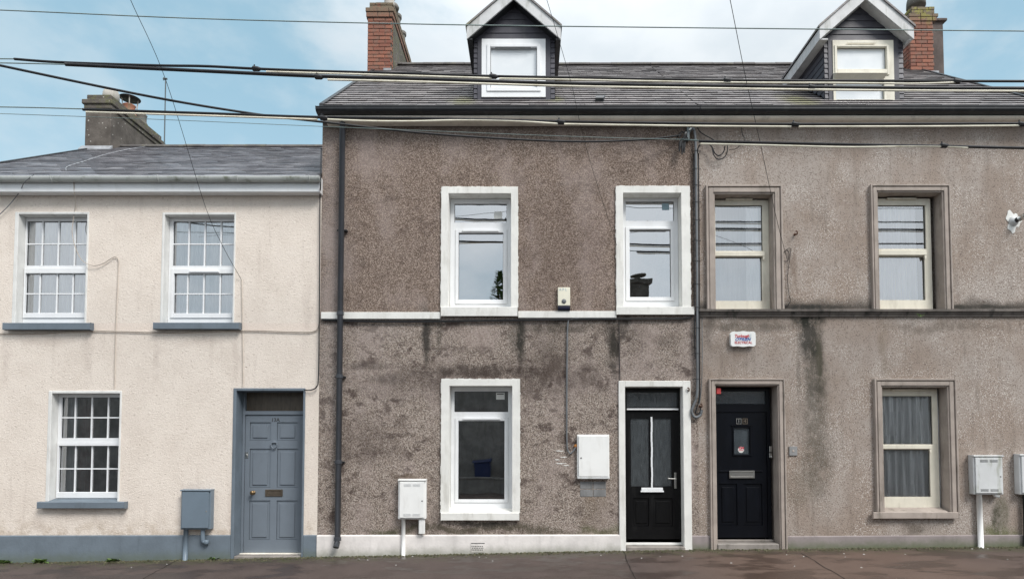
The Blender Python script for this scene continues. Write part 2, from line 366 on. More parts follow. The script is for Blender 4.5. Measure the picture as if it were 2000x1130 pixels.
def mortar():
    m, t, b = newmat('old_mortar')
    t.put(b.inputs['Base Color'], t.mix(t.ss(t.noise(12, 5, .7), .35, .65), (.07, .055, .045), (.19, .16, .135)))
    b.inputs['Roughness'].default_value = .95; t.put(b.inputs['Normal'], t.bump(t.noise(40, 5, .7), .7, .01)); return m
M['mortar'] = mortar()
def pave_mat():
    m, t, b = newmat('red_brown_asphalt_pavement')
    x, y, z = t.sep(t.co())
    n = t.noise(1.6, 6, .65)
    col = t.mix(t.ss(n, .35, .65), (.052, .036, .031), (.076, .055, .048))
    col = t.mix(t.ss(t.noise(120, 3, .7), .52, .72), col, (.13, .10, .088))
    col = t.mix(t.m('MULTIPLY', t.ss(t.voro(38), .12, .07), t.ss(t.sep(t.voro(38, out='Color'))[0], .9, .94)), col, (.22, .19, .17))
    # brighter patch on the right, greener foot of the walls
    col = t.mix(t.m('MULTIPLY', t.m('MULTIPLY', t.ss(x, 1.2, 3.0), t.ss(x, 7.5, 4.5)), .45), col, (.16, .10, .07))
    e = t.m('ADD', y, t.m('MULTIPLY', t.noise(3.2, 6, .75), .95))
    edge = t.ss(e, -.05, .50)
    col = t.mix(t.m('MULTIPLY', edge, .8), col, t.mix(t.ss(t.noise(9, 5, .7), .4, .6), (.05, .058, .02), (.045, .033, .024)))
    wet = t.ss(t.noise(1.1, 4, .6, t.map(t.co(), (1, 2.4, 1), (2, 0, 0))), .48, .58)
    col = t.mix(t.m('MULTIPLY', wet, .5), col, (.028, .018, .015))
    t.put(b.inputs['Base Color'], col)
    t.put(b.inputs['Roughness'], t.m('SUBTRACT', .72, t.m('MULTIPLY', wet, .38)))
    t.put(b.inputs['Normal'], t.bump(t.noise(110, 4, .7), .45, .006)); return m
M['pave'] = pave_mat()
def road_mat():
    m, t, b = newmat('road_asphalt')
    col = t.mix(t.ss(t.noise(1.2, 6, .6), .35, .65), (.045, .045, .046), (.07, .068, .066))
    col = t.mix(t.ss(t.noise(140, 3, .7), .55, .72), col, (.12, .12, .118))
    t.put(b.inputs['Base Color'], col); b.inputs['Roughness'].default_value = .75
    t.put(b.inputs['Normal'], t.bump(t.noise(90, 4, .7), .5, .008)); return m
M['road'] = road_mat()
M['ground'] = paint('far_ground', (.07, .075, .05), .95, .4, 0, 1, .3)
M['joint'] = paint('dark_joint', (.018, .014, .011), .9, .3, .2, 50, .2)
def leaf():
    m, t, b = newmat('weed_leaf')
    t.put(b.inputs['Base Color'], t.mix(t.attr('shade'), (.055, .10, .025), (.13, .20, .05)))
    b.inputs['Roughness'].default_value = .6; return m
M['leaf'] = leaf()
def litter():
    m, t, b = newmat('moss_and_grit')
    t.put(b.inputs['Base Color'], t.mix(t.attr('shade'), (.03, .035, .012), (.11, .10, .06)))
    b.inputs['Roughness'].default_value = .95; return m
M['litter'] = litter()

# ---------------------------------------------------------------- mesh builder
class MB:
    def __init__(s): s.v = []; s.f = []; s.sh = []; s.cur = .5
    def face(s, pts):
        i = len(s.v); s.v += [tuple(p) for p in pts]; s.f.append(tuple(range(i, i+len(pts)))); s.sh.append(s.cur)
    def box(s, x0, x1, y0, y1, z0, z1):
        if x0 > x1: x0, x1 = x1, x0
        if y0 > y1: y0, y1 = y1, y0
        if z0 > z1: z0, z1 = z1, z0
        i = len(s.v)
        s.v += [(x, y, z) for x in (x0, x1) for y in (y0, y1) for z in (z0, z1)]
        for q in ((0,1,3,2), (4,6,7,5), (0,4,5,1), (2,3,7,6), (0,2,6,4), (1,5,7,3)):
            s.f.append(tuple(i+k for k in q)); s.sh.append(s.cur)
        return s
    def hexa(s, p):
        """8 points: bottom 4 (ccw from above), top 4"""
        i = len(s.v); s.v += [tuple(q) for q in p]
        for q in ((3,2,1,0), (4,5,6,7), (0,1,5,4), (1,2,6,5), (2,3,7,6), (3,0,4,7)):
            s.f.append(tuple(i+k for k in q)); s.sh.append(s.cur)
    def prism_x(s, prof, x0, x1):
        """profile [(y,z)...] extruded along x"""
        n = len(prof); i = len(s.v)
        s.v += [(x0, y, z) for y, z in prof]+[(x1, y, z) for y, z in prof]
        for k in range(n):
            j = (k+1) % n; s.f.append((i+k, i+j, i+n+j, i+n+k)); s.sh.append(s.cur)
        s.f.append(tuple(i+k for k in range(n))); s.f.append(tuple(i+n+k for k in reversed(range(n)))); s.sh += [s.cur]*2
        return s
    def prism_y(s, prof, y0, y1):
        n = len(prof); i = len(s.v)
        s.v += [(x, y0, z) for x, z in prof]+[(x, y1, z) for x, z in prof]
        for k in range(n):
            j = (k+1) % n; s.f.append((i+k, i+j, i+n+j, i+n+k)); s.sh.append(s.cur)
        s.f.append(tuple(i+k for k in range(n))); s.f.append(tuple(i+n+k for k in reversed(range(n)))); s.sh += [s.cur]*2
        return s
    def tube(s, pts, r, n=8, cap=True):
        pts = [Vector(p) for p in pts]; rings = []
        rr = r if isinstance(r, (list, tuple)) else [r]*len(pts)
        up = Vector((0, 0, 1))
        for k, p in enumerate(pts):
            d = (pts[min(k+1, len(pts)-1)]-pts[max(k-1, 0)]).normalized()
            u = d.cross(up) if abs(d.dot(up)) < .95 else d.cross(Vector((0, 1, 0)))
            u.normalize(); w = d.cross(u)
            i = len(s.v); rings.append(i)
            for q in range(n):
                a = 2*math.pi*q/n; s.v.append(tuple(p+u*(rr[k]*math.cos(a))+w*(rr[k]*math.sin(a))))
        for a, b in zip(rings, rings[1:]):
            for q in range(n):
                j = (q+1) % n; s.f.append((a+q, a+j, b+j, b+q)); s.sh.append(s.cur)
        if cap:
            s.f.append(tuple(rings[0]+q for q in range(n))); s.f.append(tuple(rings[-1]+q for q in reversed(range(n)))); s.sh += [s.cur]*2
        return s
    def lathe(s, c, prof, n=20, axis='z'):
        """prof [(r, h)...]"""
        rings = []
        for r, h in prof:
            i = len(s.v); rings.append(i)
            for q in range(n):
                a = 2*math.pi*q/n; u, w = r*math.cos(a), r*math.sin(a)
                s.v.append((c[0]+u, c[1]+w, c[2]+h) if axis == 'z' else (c[0]+u, c[1]-h, c[2]+w))
        for a, b in zip(rings, rings[1:]):
            for q in range(n):
                j = (q+1) % n; s.f.append((a+q, a+j, b+j, b+q)); s.sh.append(s.cur)
        s.f.append(tuple(rings[0]+q for q in reversed(range(n)))); s.f.append(tuple(rings[-1]+q for q in range(n))); s.sh += [s.cur]*2
        return s
    def ring(s, o, i, y0, y1, bottom=True, top=True):
        """rect frame (X0,X1,Z0,Z1): o outer, i inner"""
        s.box(o[0], i[0], y0, y1, o[2], o[3]); s.box(i[1], o[1], y0, y1, o[2], o[3])
        if top: s.box(i[0], i[1], y0, y1, i[3], o[3])
        if bottom: s.box(i[0], i[1], y0, y1, o[2], i[2])
        return s
    def plate(s, o, holes, y0, y1, outer=True, back=False):
        """slab with rectangular holes; front at y0"""
        xs = sorted({o[0], o[1], *[h[k] for h in holes for k in (0, 1) if o[0] < h[k] < o[1]]})
        zs = sorted({o[2], o[3], *[h[k] for h in holes for k in (2, 3) if o[2] < h[k] < o[3]]})
        for a, b in zip(xs, xs[1:]):
            for c, d in zip(zs, zs[1:]):
                mx, mz = (a+b)/2, (c+d)/2
                if any(h[0] < mx < h[1] and h[2] < mz < h[3] for h in holes): continue
                s.face([(a, y0, c), (b, y0, c), (b, y0, d), (a, y0, d)])
                if back: s.face([(a, y1, d), (b, y1, d), (b, y1, c), (a, y1, c)])
        for h in holes:
            a, b, c, d = max(h[0], o[0]), min(h[1], o[1]), max(h[2], o[2]), min(h[3], o[3])
            s.face([(a, y0, c), (a, y0, d), (a, y1, d), (a, y1, c)]); s.face([(b, y0, d), (b, y0, c), (b, y1, c), (b, y1, d)])
            s.face([(a, y0, d), (b, y0, d), (b, y1, d), (a, y1, d)]); s.face([(b, y0, c), (a, y0, c), (a, y1, c), (b, y1, c)])
        if outer:
            a, b, c, d = o
            s.face([(a, y0, d), (a, y0, c), (a, y1, c), (a, y1, d)]); s.face([(b, y0, c), (b, y0, d), (b, y1, d), (b, y1, c)])
            s.face([(b, y0, d), (a, y0, d), (a, y1, d), (b, y1, d)]); s.face([(a, y0, c), (b, y0, c), (b, y1, c), (a, y1, c)])
        return s
    def build(s, name, mat, parent=None, bev=0, smooth=False, jit=0, seg=1):
        me = D.meshes.new(name); me.from_pydata(s.v, [], s.f); me.update()
        at = me.attributes.new('shade', 'FLOAT', 'FACE')
        for k, q in enumerate(s.sh): at.data[k].value = q
        me.materials.append(M[mat] if isinstance(mat, str) else mat)
        bm = bmesh.new(); bm.from_mesh(me)
        if bev or jit:
            if bev:
                ed = [e for e in bm.edges if len(e.link_faces) == 2 and e.calc_face_angle(0) > .6]
                bmesh.ops.bevel(bm, geom=ed, offset=bev, segments=seg, affect='EDGES', clamp_overlap=True)
        bm.normal_update(); bm.to_mesh(me); bm.free()
        if smooth:
            for p in me.polygons: p.use_smooth = True
        ob = D.objects.new(name, me); COL.objects.link(ob)
        if parent is not None: attach(ob, parent)
        return ob
def worldloc(o):
    v = Vector(o.location); p = o.parent
    while p is not None: v += p.location; p = p.parent
    return v
def attach(ob, parent):
    wl = Vector(ob.location); ob.parent = parent; ob.location = wl-worldloc(parent)
def tag(o, label=None, cat=None, group=None, kind=None):
    if label: o['label'] = label
    if cat: o['category'] = cat
    if group: o['group'] = group
    if kind: o['kind'] = kind
    return o
def thing(name, loc, label, cat, group=None):
    o = D.objects.new(name, None); COL.objects.link(o); o.location = loc; o.empty_display_size = .2
    return tag(o, label, cat, group)
def spline(pts, n=8):
    P = [Vector(p) for p in pts]
    if len(P) < 3:
        return [P[0].lerp(P[1], k/n) for k in range(n+1)]
    out = []
    for k in range(len(P)-1):
        p0 = P[max(k-1, 0)]; p1 = P[k]; p2 = P[k+1]; p3 = P[min(k+2, len(P)-1)]
        for j in range(n):
            u = j/n
            out.append(.5*((2*p1)+(p2-p0)*u+(2*p0-5*p1+4*p2-p3)*u*u+(3*p1-p0-3*p2+p3)*u**3))
    out.append(P[-1]); return out
def text(body, px, py, hpx, y, mat, parent, name='lettering', shear=0, squash=1, bold=0):
    c = D.curves.new(name, 'FONT'); c.body = body; c.align_x = 'CENTER'; c.align_y = 'CENTER'
    c.size = hpx/135*1.38; c.shear = shear; c.extrude = .0006; c.offset = bold
    t = D.objects.new(name, c); COL.objects.link(t)
    dg = bpy.context.evaluated_depsgraph_get(); me = D.meshes.new_from_object(t.evaluated_get(dg))
    COL.objects.unlink(t); D.objects.remove(t)
    x, z = U(px, py, y)
    for v in me.vertices:
        a, b, d = v.co; v.co = (x+a*squash, y-d, z+b)
    me.materials.clear(); me.materials.append(M[mat]); me.name = name
    o = D.objects.new(name, me); COL.objects.link(o); attach(o, parent); return o

# ---------------------------------------------------------------- ground
GP = [(-40, 1112), (0, 1098), (450, 1090), (620, 1086), (1200, 1074), (1400, 1071), (1700, 1069), (2000, 1066), (2080, 1065)]
GX = [(U(a, b)[0], U(a, b)[1]) for a, b in GP[1:]]
def gz(x):
    if x <= GX[0][0]: return GX[0][1]+(max(x, -14)-GX[0][0])*.015
    if x >= GX[-1][0]: return GX[-1][1]+(min(x, 14)-GX[-1][0])*.01
    for (a, za), (b, zb) in zip(GX, GX[1:]):
        if a <= x <= b: return za+(zb-za)*(x-a)/(b-a)
SL = .05
def pz(x, y): return gz(x)+SL*y
xs = [-60, -30, -14]+[-13+.5*k for k in range(53)]+[14, 30, 60]
def strip(name, mat, ys, zf, kind='structure'):
    mb = MB(); nx = len(xs); i0 = 0
    mb.v = [(x, y, zf(x, y)) for y in ys for x in xs]
    for j in range(len(ys)-1):
        for k in range(nx-1):
            a = j*nx+k; mb.f.append((a, a+1, a+nx+1, a+nx)); mb.sh.append(.5)
    return tag(mb.build(name, mat, smooth=True), kind=kind)
KY = -2.3
strip('pavement', 'pave', [KY, -1.8, -1.2, -.6, 0, .45], lambda x, y: pz(x, min(y, 0)))
mb = MB()
for a, b in zip(xs, xs[1:]):
    n = max(1, int((b-a)/1.0+.5)) if b-a < 2 else 1
    za, zb = pz(a, KY)+.006, pz(b, KY)+.006
    mb.hexa([(a, KY-.14, za-.3), (b-.006, KY-.14, zb-.3), (b-.006, KY, zb-.3), (a, KY, za-.3), (a, KY-.13, za), (b-.006, KY-.13, zb), (b-.006, KY, zb), (a, KY, za)])
tag(mb.build('kerb', 'granite', bev=.01), kind='structure')
strip('road', 'road', [-8.4, -6.8, -5.2, -3.6, KY-.12], lambda x, y: pz(x, KY)-.115+.06*(1-((y+5.4)/3)**2))
strip('far_pavement', 'pave', [-11.6, -8.4], lambda x, y: pz(x, KY)+.02)
mb = MB()
for a, b in zip(xs, xs[1:]):
    za, zb = pz(a, KY)+.022, pz(b, KY)+.022
    mb.hexa([(a, -8.42, za-.3), (b, -8.42, zb-.3), (b, -8.28, zb-.3), (a, -8.28, za-.3), (a, -8.42, za), (b, -8.42, zb), (b, -8.28, zb), (a, -8.28, za)])
tag(mb.build('far_kerb', 'granite'), kind='structure')
mb = MB(); mb.face([(-1500, -1500, -.75), (1500, -1500, -.75), (1500, 1500, -.75), (-1500, 1500, -.75)])
tag(mb.build('ground', 'ground'), kind='structure')
# pavement joints: thin sunken-looking strips lying 3 mm proud of the sheet
def joint(name, a, b, w=.014):
    mb = MB(); n = 10; L = []
    for k in range(n+1):
        u = k/n; x = a[0]+(b[0]-a[0])*u+random.uniform(-.012, .012); y = a[1]+(b[1]-a[1])*u; ww = w*random.uniform(.5, 1.3)
        L.append(((x-ww/2, y), (x+ww/2, y)))
    for (p, q), (r, s_) in zip(L, L[1:]):
        mb.face([(p[0], p[1], pz(*p)+.003), (q[0], q[1], pz(*q)+.003), (s_[0], s_[1], pz(*s_)+.003), (r[0], r[1], pz(*r)+.003)])
    return tag(mb.build(name, 'joint'), kind='structure')
def floorpt(px, py):
    dy = PV-py; vx = px-XV; vy = F*cT-dy*sT; vz = F*sT+dy*cT
    y = -1.0
    for _ in range(40):
        t = (y+CD)/vy; y2 = y; z = CZ+vz*t; x = vx*t
        # solve for plane z = gz(x)+SL*y
        t = (gz(x)-SL*CD-CZ)/(vz-SL*vy); y = -CD+vy*t; x = vx*t
    return x, y
for a, b in (((1218, 1075), (1240, 1130)), ((345, 1094), (278, 1130)), ((1566, 1080), (1650, 1130))):
    joint('pavement_joint', floorpt(*a), floorpt(*b))

# moss and grit gathered at the foot of the walls
mb = MB()
for k in range(2600):
    x = random.uniform(-8.2, 7.8); y = -abs(random.gauss(0, .07))-.022
    r = random.uniform(.005, .02); z = pz(x, y)
    mb.cur = random.random()
    mb.lathe((x, y, z-.004), [(r, 0), (r*.8, r*.6), (.001, r)], 5)
tag(mb.build('moss_and_grit', 'litter'), 'dark moss and grit gathered along the foot of the walls', 'moss', kind='stuff')
mb = MB()
for k in range(38):
    x = random.uniform(-8, 7.8); y = random.uniform(-1.9, -.05); r = random.uniform(.004, .011)
    if random.random() < .4: y *= .3
    mb.cur = random.random(); mb.box(x-r, x+r, y-r*.7, y+r*.7, pz(x, y), pz(x, y)+.004)
tag(mb.build('paint_flakes', 'paper'), 'pale paint flakes and crumbs scattered on the pavement', 'flakes', kind='stuff')

# ---------------------------------------------------------------- windows
def lights_of(spec, yf):
    out = []
    for L in spec:
        g = R(*L['g'], yf+.03); s = R(*L['s'], yf-.012) if 's' in L else None
        out.append((g, s, L))
    return out
def curtain(X0, X1, Z0, Z1, y, amp, wl, mat, parent, name='curtain'):
    mb = MB(); n = max(8, int((X1-X0)/.012)); ph = random.uniform(0, 6)
    def yy(x, u): return y+amp*math.sin(2*math.pi*x/wl+ph+.8*math.sin(x*7)+u*.5)+amp*.4*math.sin(2*math.pi*x/(wl*.43)+ph)
    zs = [Z0+(Z1-Z0)*k/5 for k in range(6)]
    for k in range(n):
        a = X0+(X1-X0)*k/n; b = X0+(X1-X0)*(k+1)/n
        for j in range(5):
            mb.face([(a, yy(a, j), zs[j]), (b, yy(b, j), zs[j]), (b, yy(b, j+1), zs[j+1]), (a, yy(a, j+1), zs[j+1])])
    return mb.build(name, mat, parent, smooth=True)
HOLES = {'left': [], 'middle': [], 'right': []}
def rough_edge(mb, O, y):
    def run(a, b, f):
        u = a
        while u < b:
            L = min(random.uniform(.02, .07), b-u); f(u, u+L, random.choice((.001, .002, .004, .006, .009))); u += L
    run(O[2], O[3], lambda a, b, e: mb.box(O[0]-e, O[0]+.004, y, .002, a, b))
    run(O[2], O[3], lambda a, b, e: mb.box(O[1]-.004, O[1]+e, y, .002, a, b))
    run(O[0], O[1], lambda a, b, e: mb.box(a, b, y, .002, O[3]-.004, O[3]+e))
def window(key, house, inner, outer, sill, spec, yf, fmat, gmat, smat, proud=.02, sillmat=None, siproud=.07,
           mould=False, bars=None, vent=None, label=None, cur=None, bottom_frame=None, sillslope=.03):
    I = R(*inner); O = R(*outer)
    sx0, sx1, sz0, sz1 = R(*sill, -siproud)
    I = (I[0], I[1], sz1, I[3]); O = (O[0], O[1], sz1, O[3])
    # wall opening half way through the surround
    HOLES[key].append(((I[0]+O[0])/2, (I[1]+O[1])/2, sz0+.02, (I[3]+O[3])/2))
    Ls = [((max(g[0], I[0]+.022), min(g[1], I[1]-.022), g[2], g[3]), (max(s_[0], I[0]+.008), min(s_[1], I[1]-.008), s_[2], s_[3]) if s_ else None, L) for g, s_, L in lights_of(spec, yf)]
    mb = MB(); e = .004
    holes = [(s if s else g) for g, s, L in Ls]
    fz0 = sz1+(sillslope if sillslope else 0)
    mb.plate((I[0]+e, I[1]-e, fz0, I[3]-e), holes, yf, yf+.036, back=True)
    w = mb.build('window', fmat, house, bev=.003)
    if label: w['label'] = label
    for g, s, L in Ls:
        if s:
            sh = MB(); sh.ring((s[0]+.002, s[1]-.002, s[2]+.002, s[3]-.002), g, yf-.014, yf+.035)
            sh.build('sash', fmat, w, bev=.004)
        p = MB(); p.face([(g[0]-.003, yf+.032, g[2]-.003), (g[1]+.003, yf+.032, g[2]-.003), (g[1]+.003, yf+.032, g[3]+.003), (g[0]-.003, yf+.032, g[3]+.003)])
        p.build('pane', L.get('m', gmat), w)
        k = MB(); t_ = .005
        k.ring((g[0]-.001, g[1]+.001, g[2]-.001, g[3]+.001), (g[0]+t_, g[1]-t_, g[2]+t_, g[3]-t_), yf+.024, yf+.030); k.build('gasket', 'black_plastic', w)
        if 'bx' in L:
            b = MB()
            for q in L['bx']:
                x = U(q, (L['g'][1]+L['g'][3])/2, yf+.03)[0]; b.box(x-.010, x+.010, yf+.018, yf+.029, g[2], g[3])
            for q in L.get('by', []):
                z = U((L['g'][0]+L['g'][2])/2, q, yf+.03)[1]; b.box(g[0], g[1], yf+.0195, yf+.0285, z-.009, z+.009)
            b.build('glazing_bars', fmat, w)
    # surround with its return into the reveal
    sb = MB()
    if not mould:
        sb.ring(O, I, -proud, yf+.037, bottom=False)
        if smat == 'white_trim': rough_edge(sb, O, -proud+.003)
        sb.build('surround', smat, w, bev=.006)
    else:
        wd = I[0]-O[0]
        fr = [0, .22, .34, .82, 1.0]; pr = [.055, .035, .045, .028]
        for a, b, p in zip(fr, fr[1:], pr):
            o = (O[0]+wd*a, O[1]-wd*a, O[2], O[3]-wd*a); i = (O[0]+wd*b, O[1]-wd*b, O[2], O[3]-wd*b)
            sb.ring(o, i, -p, (yf+.037) if b == 1.0 else .012, bottom=False)
        sb.build('surround', smat, w, bev=.004)
    sl = MB()
    sl.prism_x([(-siproud, sz0), (-siproud, sz1-.004), (0, sz1+.006), (yf+.1, fz0+.012 if sillslope else sz1), (yf+.1, sz0+.02), (0.0, sz0)], sx0, sx1) if False else None
    sl.prism_x([(-siproud, sz0), (-siproud, sz1), (-proud-.001, sz1+.004), (-proud-.001, sz0)], sx0, sx1)
    sl.prism_x([(-proud-.001, sz1-.03), (-proud-.001, sz1+.0045), (yf+.005, fz0+.001), (yf+.09, fz0+.001), (yf+.09, sz1-.03)], I[0]+.001, I[1]-.001)
    sl.build('sill', sillmat or smat, w, bev=.004)
    if vent:
        v = R(*vent, yf-.03); vb = MB(); vb.box(v[0], v[1], yf-.035, yf+.0, v[2], v[3]); vb.build('trickle_vent', fmat, w, bev=.004)
    if bars: pass
    if cur:
        for c in cur: curtain((I[0]-.12) if c[0] == 0 else I[0]+.02+c[0]*(I[1]-I[0]-.04), (I[1]+.12) if c[1] == 1 else I[0]+.02+c[1]*(I[1]-I[0]-.04), sz1+.03, I[3]+.02, yf+c[2], c[3], c[4], c[5], w, 'curtain')
    return w, I, Ls

# ---------------------------------------------------------------- houses (empties)
X_L = -8.66; X_A = U(624, 700)[0]; X_B = U(1362, 700)[0]; X_R = 7.62
left = thing('terraced_house', (X_L/2+X_A/2, 0, gz(-5.5)), 'low cream rendered terraced house with blue grey plinth and blue grey panelled door', 'house')
middle = thing('terraced_house', ((X_A+X_B)/2, 0, gz(-.3)), 'brown pebbledashed terraced house with white window surrounds, white plinth and a black glazed door', 'house')
right = thing('terraced_house', ((X_B+X_R)/2, 0, gz(5)), 'grey brown rendered terraced house with moulded surrounds, cream sash windows and a solid black door', 'house')

# ---- left house windows
lr = .12
window('left', left, (34, 419, 168, 629), (27, 414, 172, 629), (5, 630, 176, 643),
       [dict(g=(53, 433, 178, 519.5), bx=(83.8, 115.2, 147.2), by=(476.8,)),
        dict(g=(52.8, 535, 174.5, 611.8), s=(43, 523, 184, 621), bx=(78.6, 112, 143), by=(573.8,))],
       lr, 'upvc', 'glass_net', 'white_reveal', .012, 'bluegrey', .09, label='upper left window with net curtain, nearest the picture edge',
       cur=[(0, 1, .055, .012, .11, 'net')])
window('left', left, (320, 420, 456, 629), (315.5, 415, 459.5, 629), (299, 629.5, 467, 642),
       [dict(g=(340, 433.5, 463, 520), bx=(369.6, 400.6, 432), by=(477,)),
        dict(g=(341.8, 535.4, 460, 612.5), s=(333, 524, 470, 621), bx=(367, 398.4, 430.4), by=(574,))],
       lr, 'upvc', 'glass_net', 'white_reveal', .012, 'bluegrey', .09, vent=(369, 528, 427, 531.5), label='upper window with net curtain above the blue grey door side',
       cur=[(0, 1, .055, .012, .12, 'net')])
window('left', left, (99, 768, 232, 978), (92.5, 762.5, 236, 978), (72, 980, 243, 992),
       [dict(g=(122.5, 775.5, 243.5, 854.6), bx=(147.7, 180, 212), by=(815,)),
        dict(g=(117.5, 870, 242, 959.6), s=(110.5, 863.5, 251, 972), bx=(147.7, 180, 211), by=(914.6,))],
       lr, 'upvc', 'glass_dark', 'white_reveal', .012, 'bluegrey', .09, label='ground floor window with white glazing bars and dark room behind',
       cur=[(0, .18, .13, .015, .1, 'net_grey'), (.16, .38, .20, .02, .1, 'drape_red')])
# ---- middle house windows
mr = .17
window('middle', middle, (876, 379, 998, 598), (862, 366, 1011.5, 598), (861, 599, 1011, 617),
       [dict(g=(888, 399, 990, 436)), dict(g=(896, 456, 983, 586), s=(889, 447.5, 990.5, 593.5))],
       mr, 'upvc', 'glass_sky', 'white_trim', .03, None, .055, vent=(903, 448, 974, 452), label='first floor window above the ground floor window')
window('middle', middle, (1217, 378, 1330.5, 598), (1203, 364.5, 1347.5, 598), (1204, 598.5, 1356, 614),
       [dict(g=(1221.5, 394.5, 1315.5, 432.5)), dict(g=(1229, 449.5, 1309.5, 581), s=(1222, 443, 1317, 587.5))],
       mr, 'upvc', 'glass_sky', 'white_trim', .03, None, .055, vent=(1233, 444, 1304, 447.5), label='first floor window above the black glazed door')
window('middle', middle, (877.5, 753, 1000.5, 994), (862, 740, 1015.5, 994), (861, 1001, 1014.5, 1015.5),
       [dict(g=(888, 764, 992.5, 804)), dict(g=(895.5, 821.5, 985.5, 974), s=(888.5, 815.5, 992.5, 981))],
       mr, 'upvc', 'glass_dark', 'white_trim', .03, None, .055, vent=(904, 815.5, 977, 819), label='ground floor window with dark glass and paper label', sillslope=.045)
# ---- right house windows
rr = .14
window('right', right, (1396, 383, 1510, 601), (1378, 363, 1527.5, 601), (1367, 604, 1367.1, 612),
       [dict(g=(1396, 402, 1488, 491)), dict(g=(1396, 503, 1487, 588))],
       rr, 'cream', 'glass_half', 'mould', .03, 'mould', .03, True, vent=(1418, 387, 1470, 390), label='first floor cream sash window above the solid black door',
       cur=[(.62, .86, .06, .010, .08, 'net'), (0, 1, .32, .01, .2, 'net_grey')])
window('right', right, (1714.5, 380, 1832, 601), (1699.5, 362.5, 1855, 601), (1704, 604, 1704.1, 612),
       [dict(g=(1713, 402, 1806, 487)), dict(g=(1714, 502, 1804.5, 586.5))],
       rr, 'cream', 'glass_half', 'mould', .03, 'mould', .03, True, vent=(1733, 386, 1790, 389), label='first floor cream sash window with sheer curtain',
       cur=[(0, .80, .06, .012, .09, 'net')])
window('right', right, (1723.5, 757, 1846, 998), (1707, 739.5, 1867, 998), (1706, 1000, 1873, 1012),
       [dict(g=(1722, 773, 1819, 867)), dict(g=(1722, 877.5, 1814.5, 969))],
       rr, 'cream', 'glass_low', 'mould', .03, 'mould', .07, True, vent=(1743, 759, 1800, 762), label='ground floor cream sash window with grey curtain',
       cur=[(0, 1, .075, .03, .13, 'net')], sillslope=.05)
# meeting rails and horns on the sash windows
wr = [o for o in D.objects if o.name.startswith('window') and o.parent == right]
for w, rail in zip(wr, ((1394, 491.5, 1494, 500), (1712, 488.5, 1810, 498), (1720, 867.5, 1820, 876))):
    r_ = R(*rail, rr-.03); mb = MB(); mb.box(r_[0], r_[1], rr-.035, rr+.02, r_[2], r_[3])
    hx = r_[1]; mb.prism_y([(hx-.03, r_[2]), (hx, r_[2]), (hx-.004, r_[2]-.03), (hx-.014, r_[2]-.055), (hx-.024, r_[2]-.045)], rr-.03, rr+.0)
    mb.build('meeting_rail', 'cream', w, bev=.004)
# ---------------------------------------------------------------- doors
def door_opening(key, house, inner, outer, yf, smat, proud, mould=False):
    I = R(*inner); O = R(*outer)
    z0 = -.45
    HOLES[key].append(((I[0]+O[0])/2, (I[1]+O[1])/2, z0, (I[3]+O[3])/2))
    sb = MB(); g = min(gz(O[0]), gz(O[1]))-.1
    O2 = (O[0], O[1], g, O[3]); I2 = (I[0], I[1], g, I[3])
    if not mould: sb.ring(O2, I2, -proud, yf+.1, bottom=False)
    else:
        wd = I[0]-O[0]; fr = [0, .22, .34, .82, 1.0]; pr = [.055, .035, .045, .028]
        for a, b, p in zip(fr, fr[1:], pr):
            sb.ring((O[0]+wd*a, O[1]-wd*a, g, O[3]-wd*a), (O[0]+wd*b, O[1]-wd*b, g, O[3]-wd*b), -p, (yf+.1) if b == 1.0 else .012, bottom=False)
    return I, O, sb
# left: blue grey six panel door
yf = .22
I, O, sb = door_opening('left', left, (459.5, 763, 590.5, 1085), (453.5, 757.5, 594.5, 1085), yf, 'bluegrey', .015)
leaf_r = R(478, 810, 606, 1078, yf)
lx0, lx1, lz0, lz1 = leaf_r; lx1 = I[1]-.012
mb = MB()
P_ = [(488, 824, 528.5, 859), (541, 824, 581.5, 859), (487.5, 875.5, 528, 951), (541, 875.5, 581.5, 951), (486.5, 976.5, 527, 1053), (540, 976.5, 581, 1053)]
panels = [R(*p, yf) for p in P_]
mb.plate((lx0, lx1, lz0, lz1), panels, yf, yf+.012)
for p in panels:
    mb.box(p[0], p[1], yf+.014, yf+.03, p[2], p[3])
    i = .045; mb.box(p[0]+i, p[1]-i, yf+.001, yf+.013, p[2]+i*.8, p[3]-i)
mb.box(lx0+.001, lx1-.001, yf+.031, yf+.05, lz0, lz1)
door = mb.build('door', 'bluedoor', left, bev=.004)
door['label'] = 'blue grey six panelled door numbered 13A'
sb.build('door_surround', 'bluegrey', door, bev=.006)
fb = MB(); tr = R(476, 766, 606, 802, yf); tr = (tr[0], I[1]-.02, tr[2], tr[3])
jx = lx0-.006
fb.box(I[0]+.003, jx, yf-.02, yf+.07, lz0-.02, I[3]-.002); fb.box(jx, I[1]-.004, yf-.02, yf+.07, lz1+.006, tr[2]); fb.box(jx, I[1]-.004, yf-.02, yf+.07, tr[3], I[3]-.002)
fb.build('door_frame', 'bluedoor', door, bev=.003)
pb = MB(); pb.face([(tr[0]-.01, yf+.03, tr[2]), (tr[1]+.02, yf+.03, tr[2]), (tr[1]+.02, yf+.03, tr[3]), (tr[0]-.01, yf+.03, tr[3])]); pb.build('transom_pane', 'glass_brown', door)
st = MB(); st.box(I[0]+.002, I[1]-.002, yf-.06, yf+.08, lz0-.30, lz0-.004); st.build('threshold', 'cornice', door, bev=.006)
st = MB(); st.box(I[0]+.002, I[1]-.002, -.01, yf-.062, gz(I[0])-.2, gz(I[1])+.012); st.build('step', 'stone', door, bev=.01)
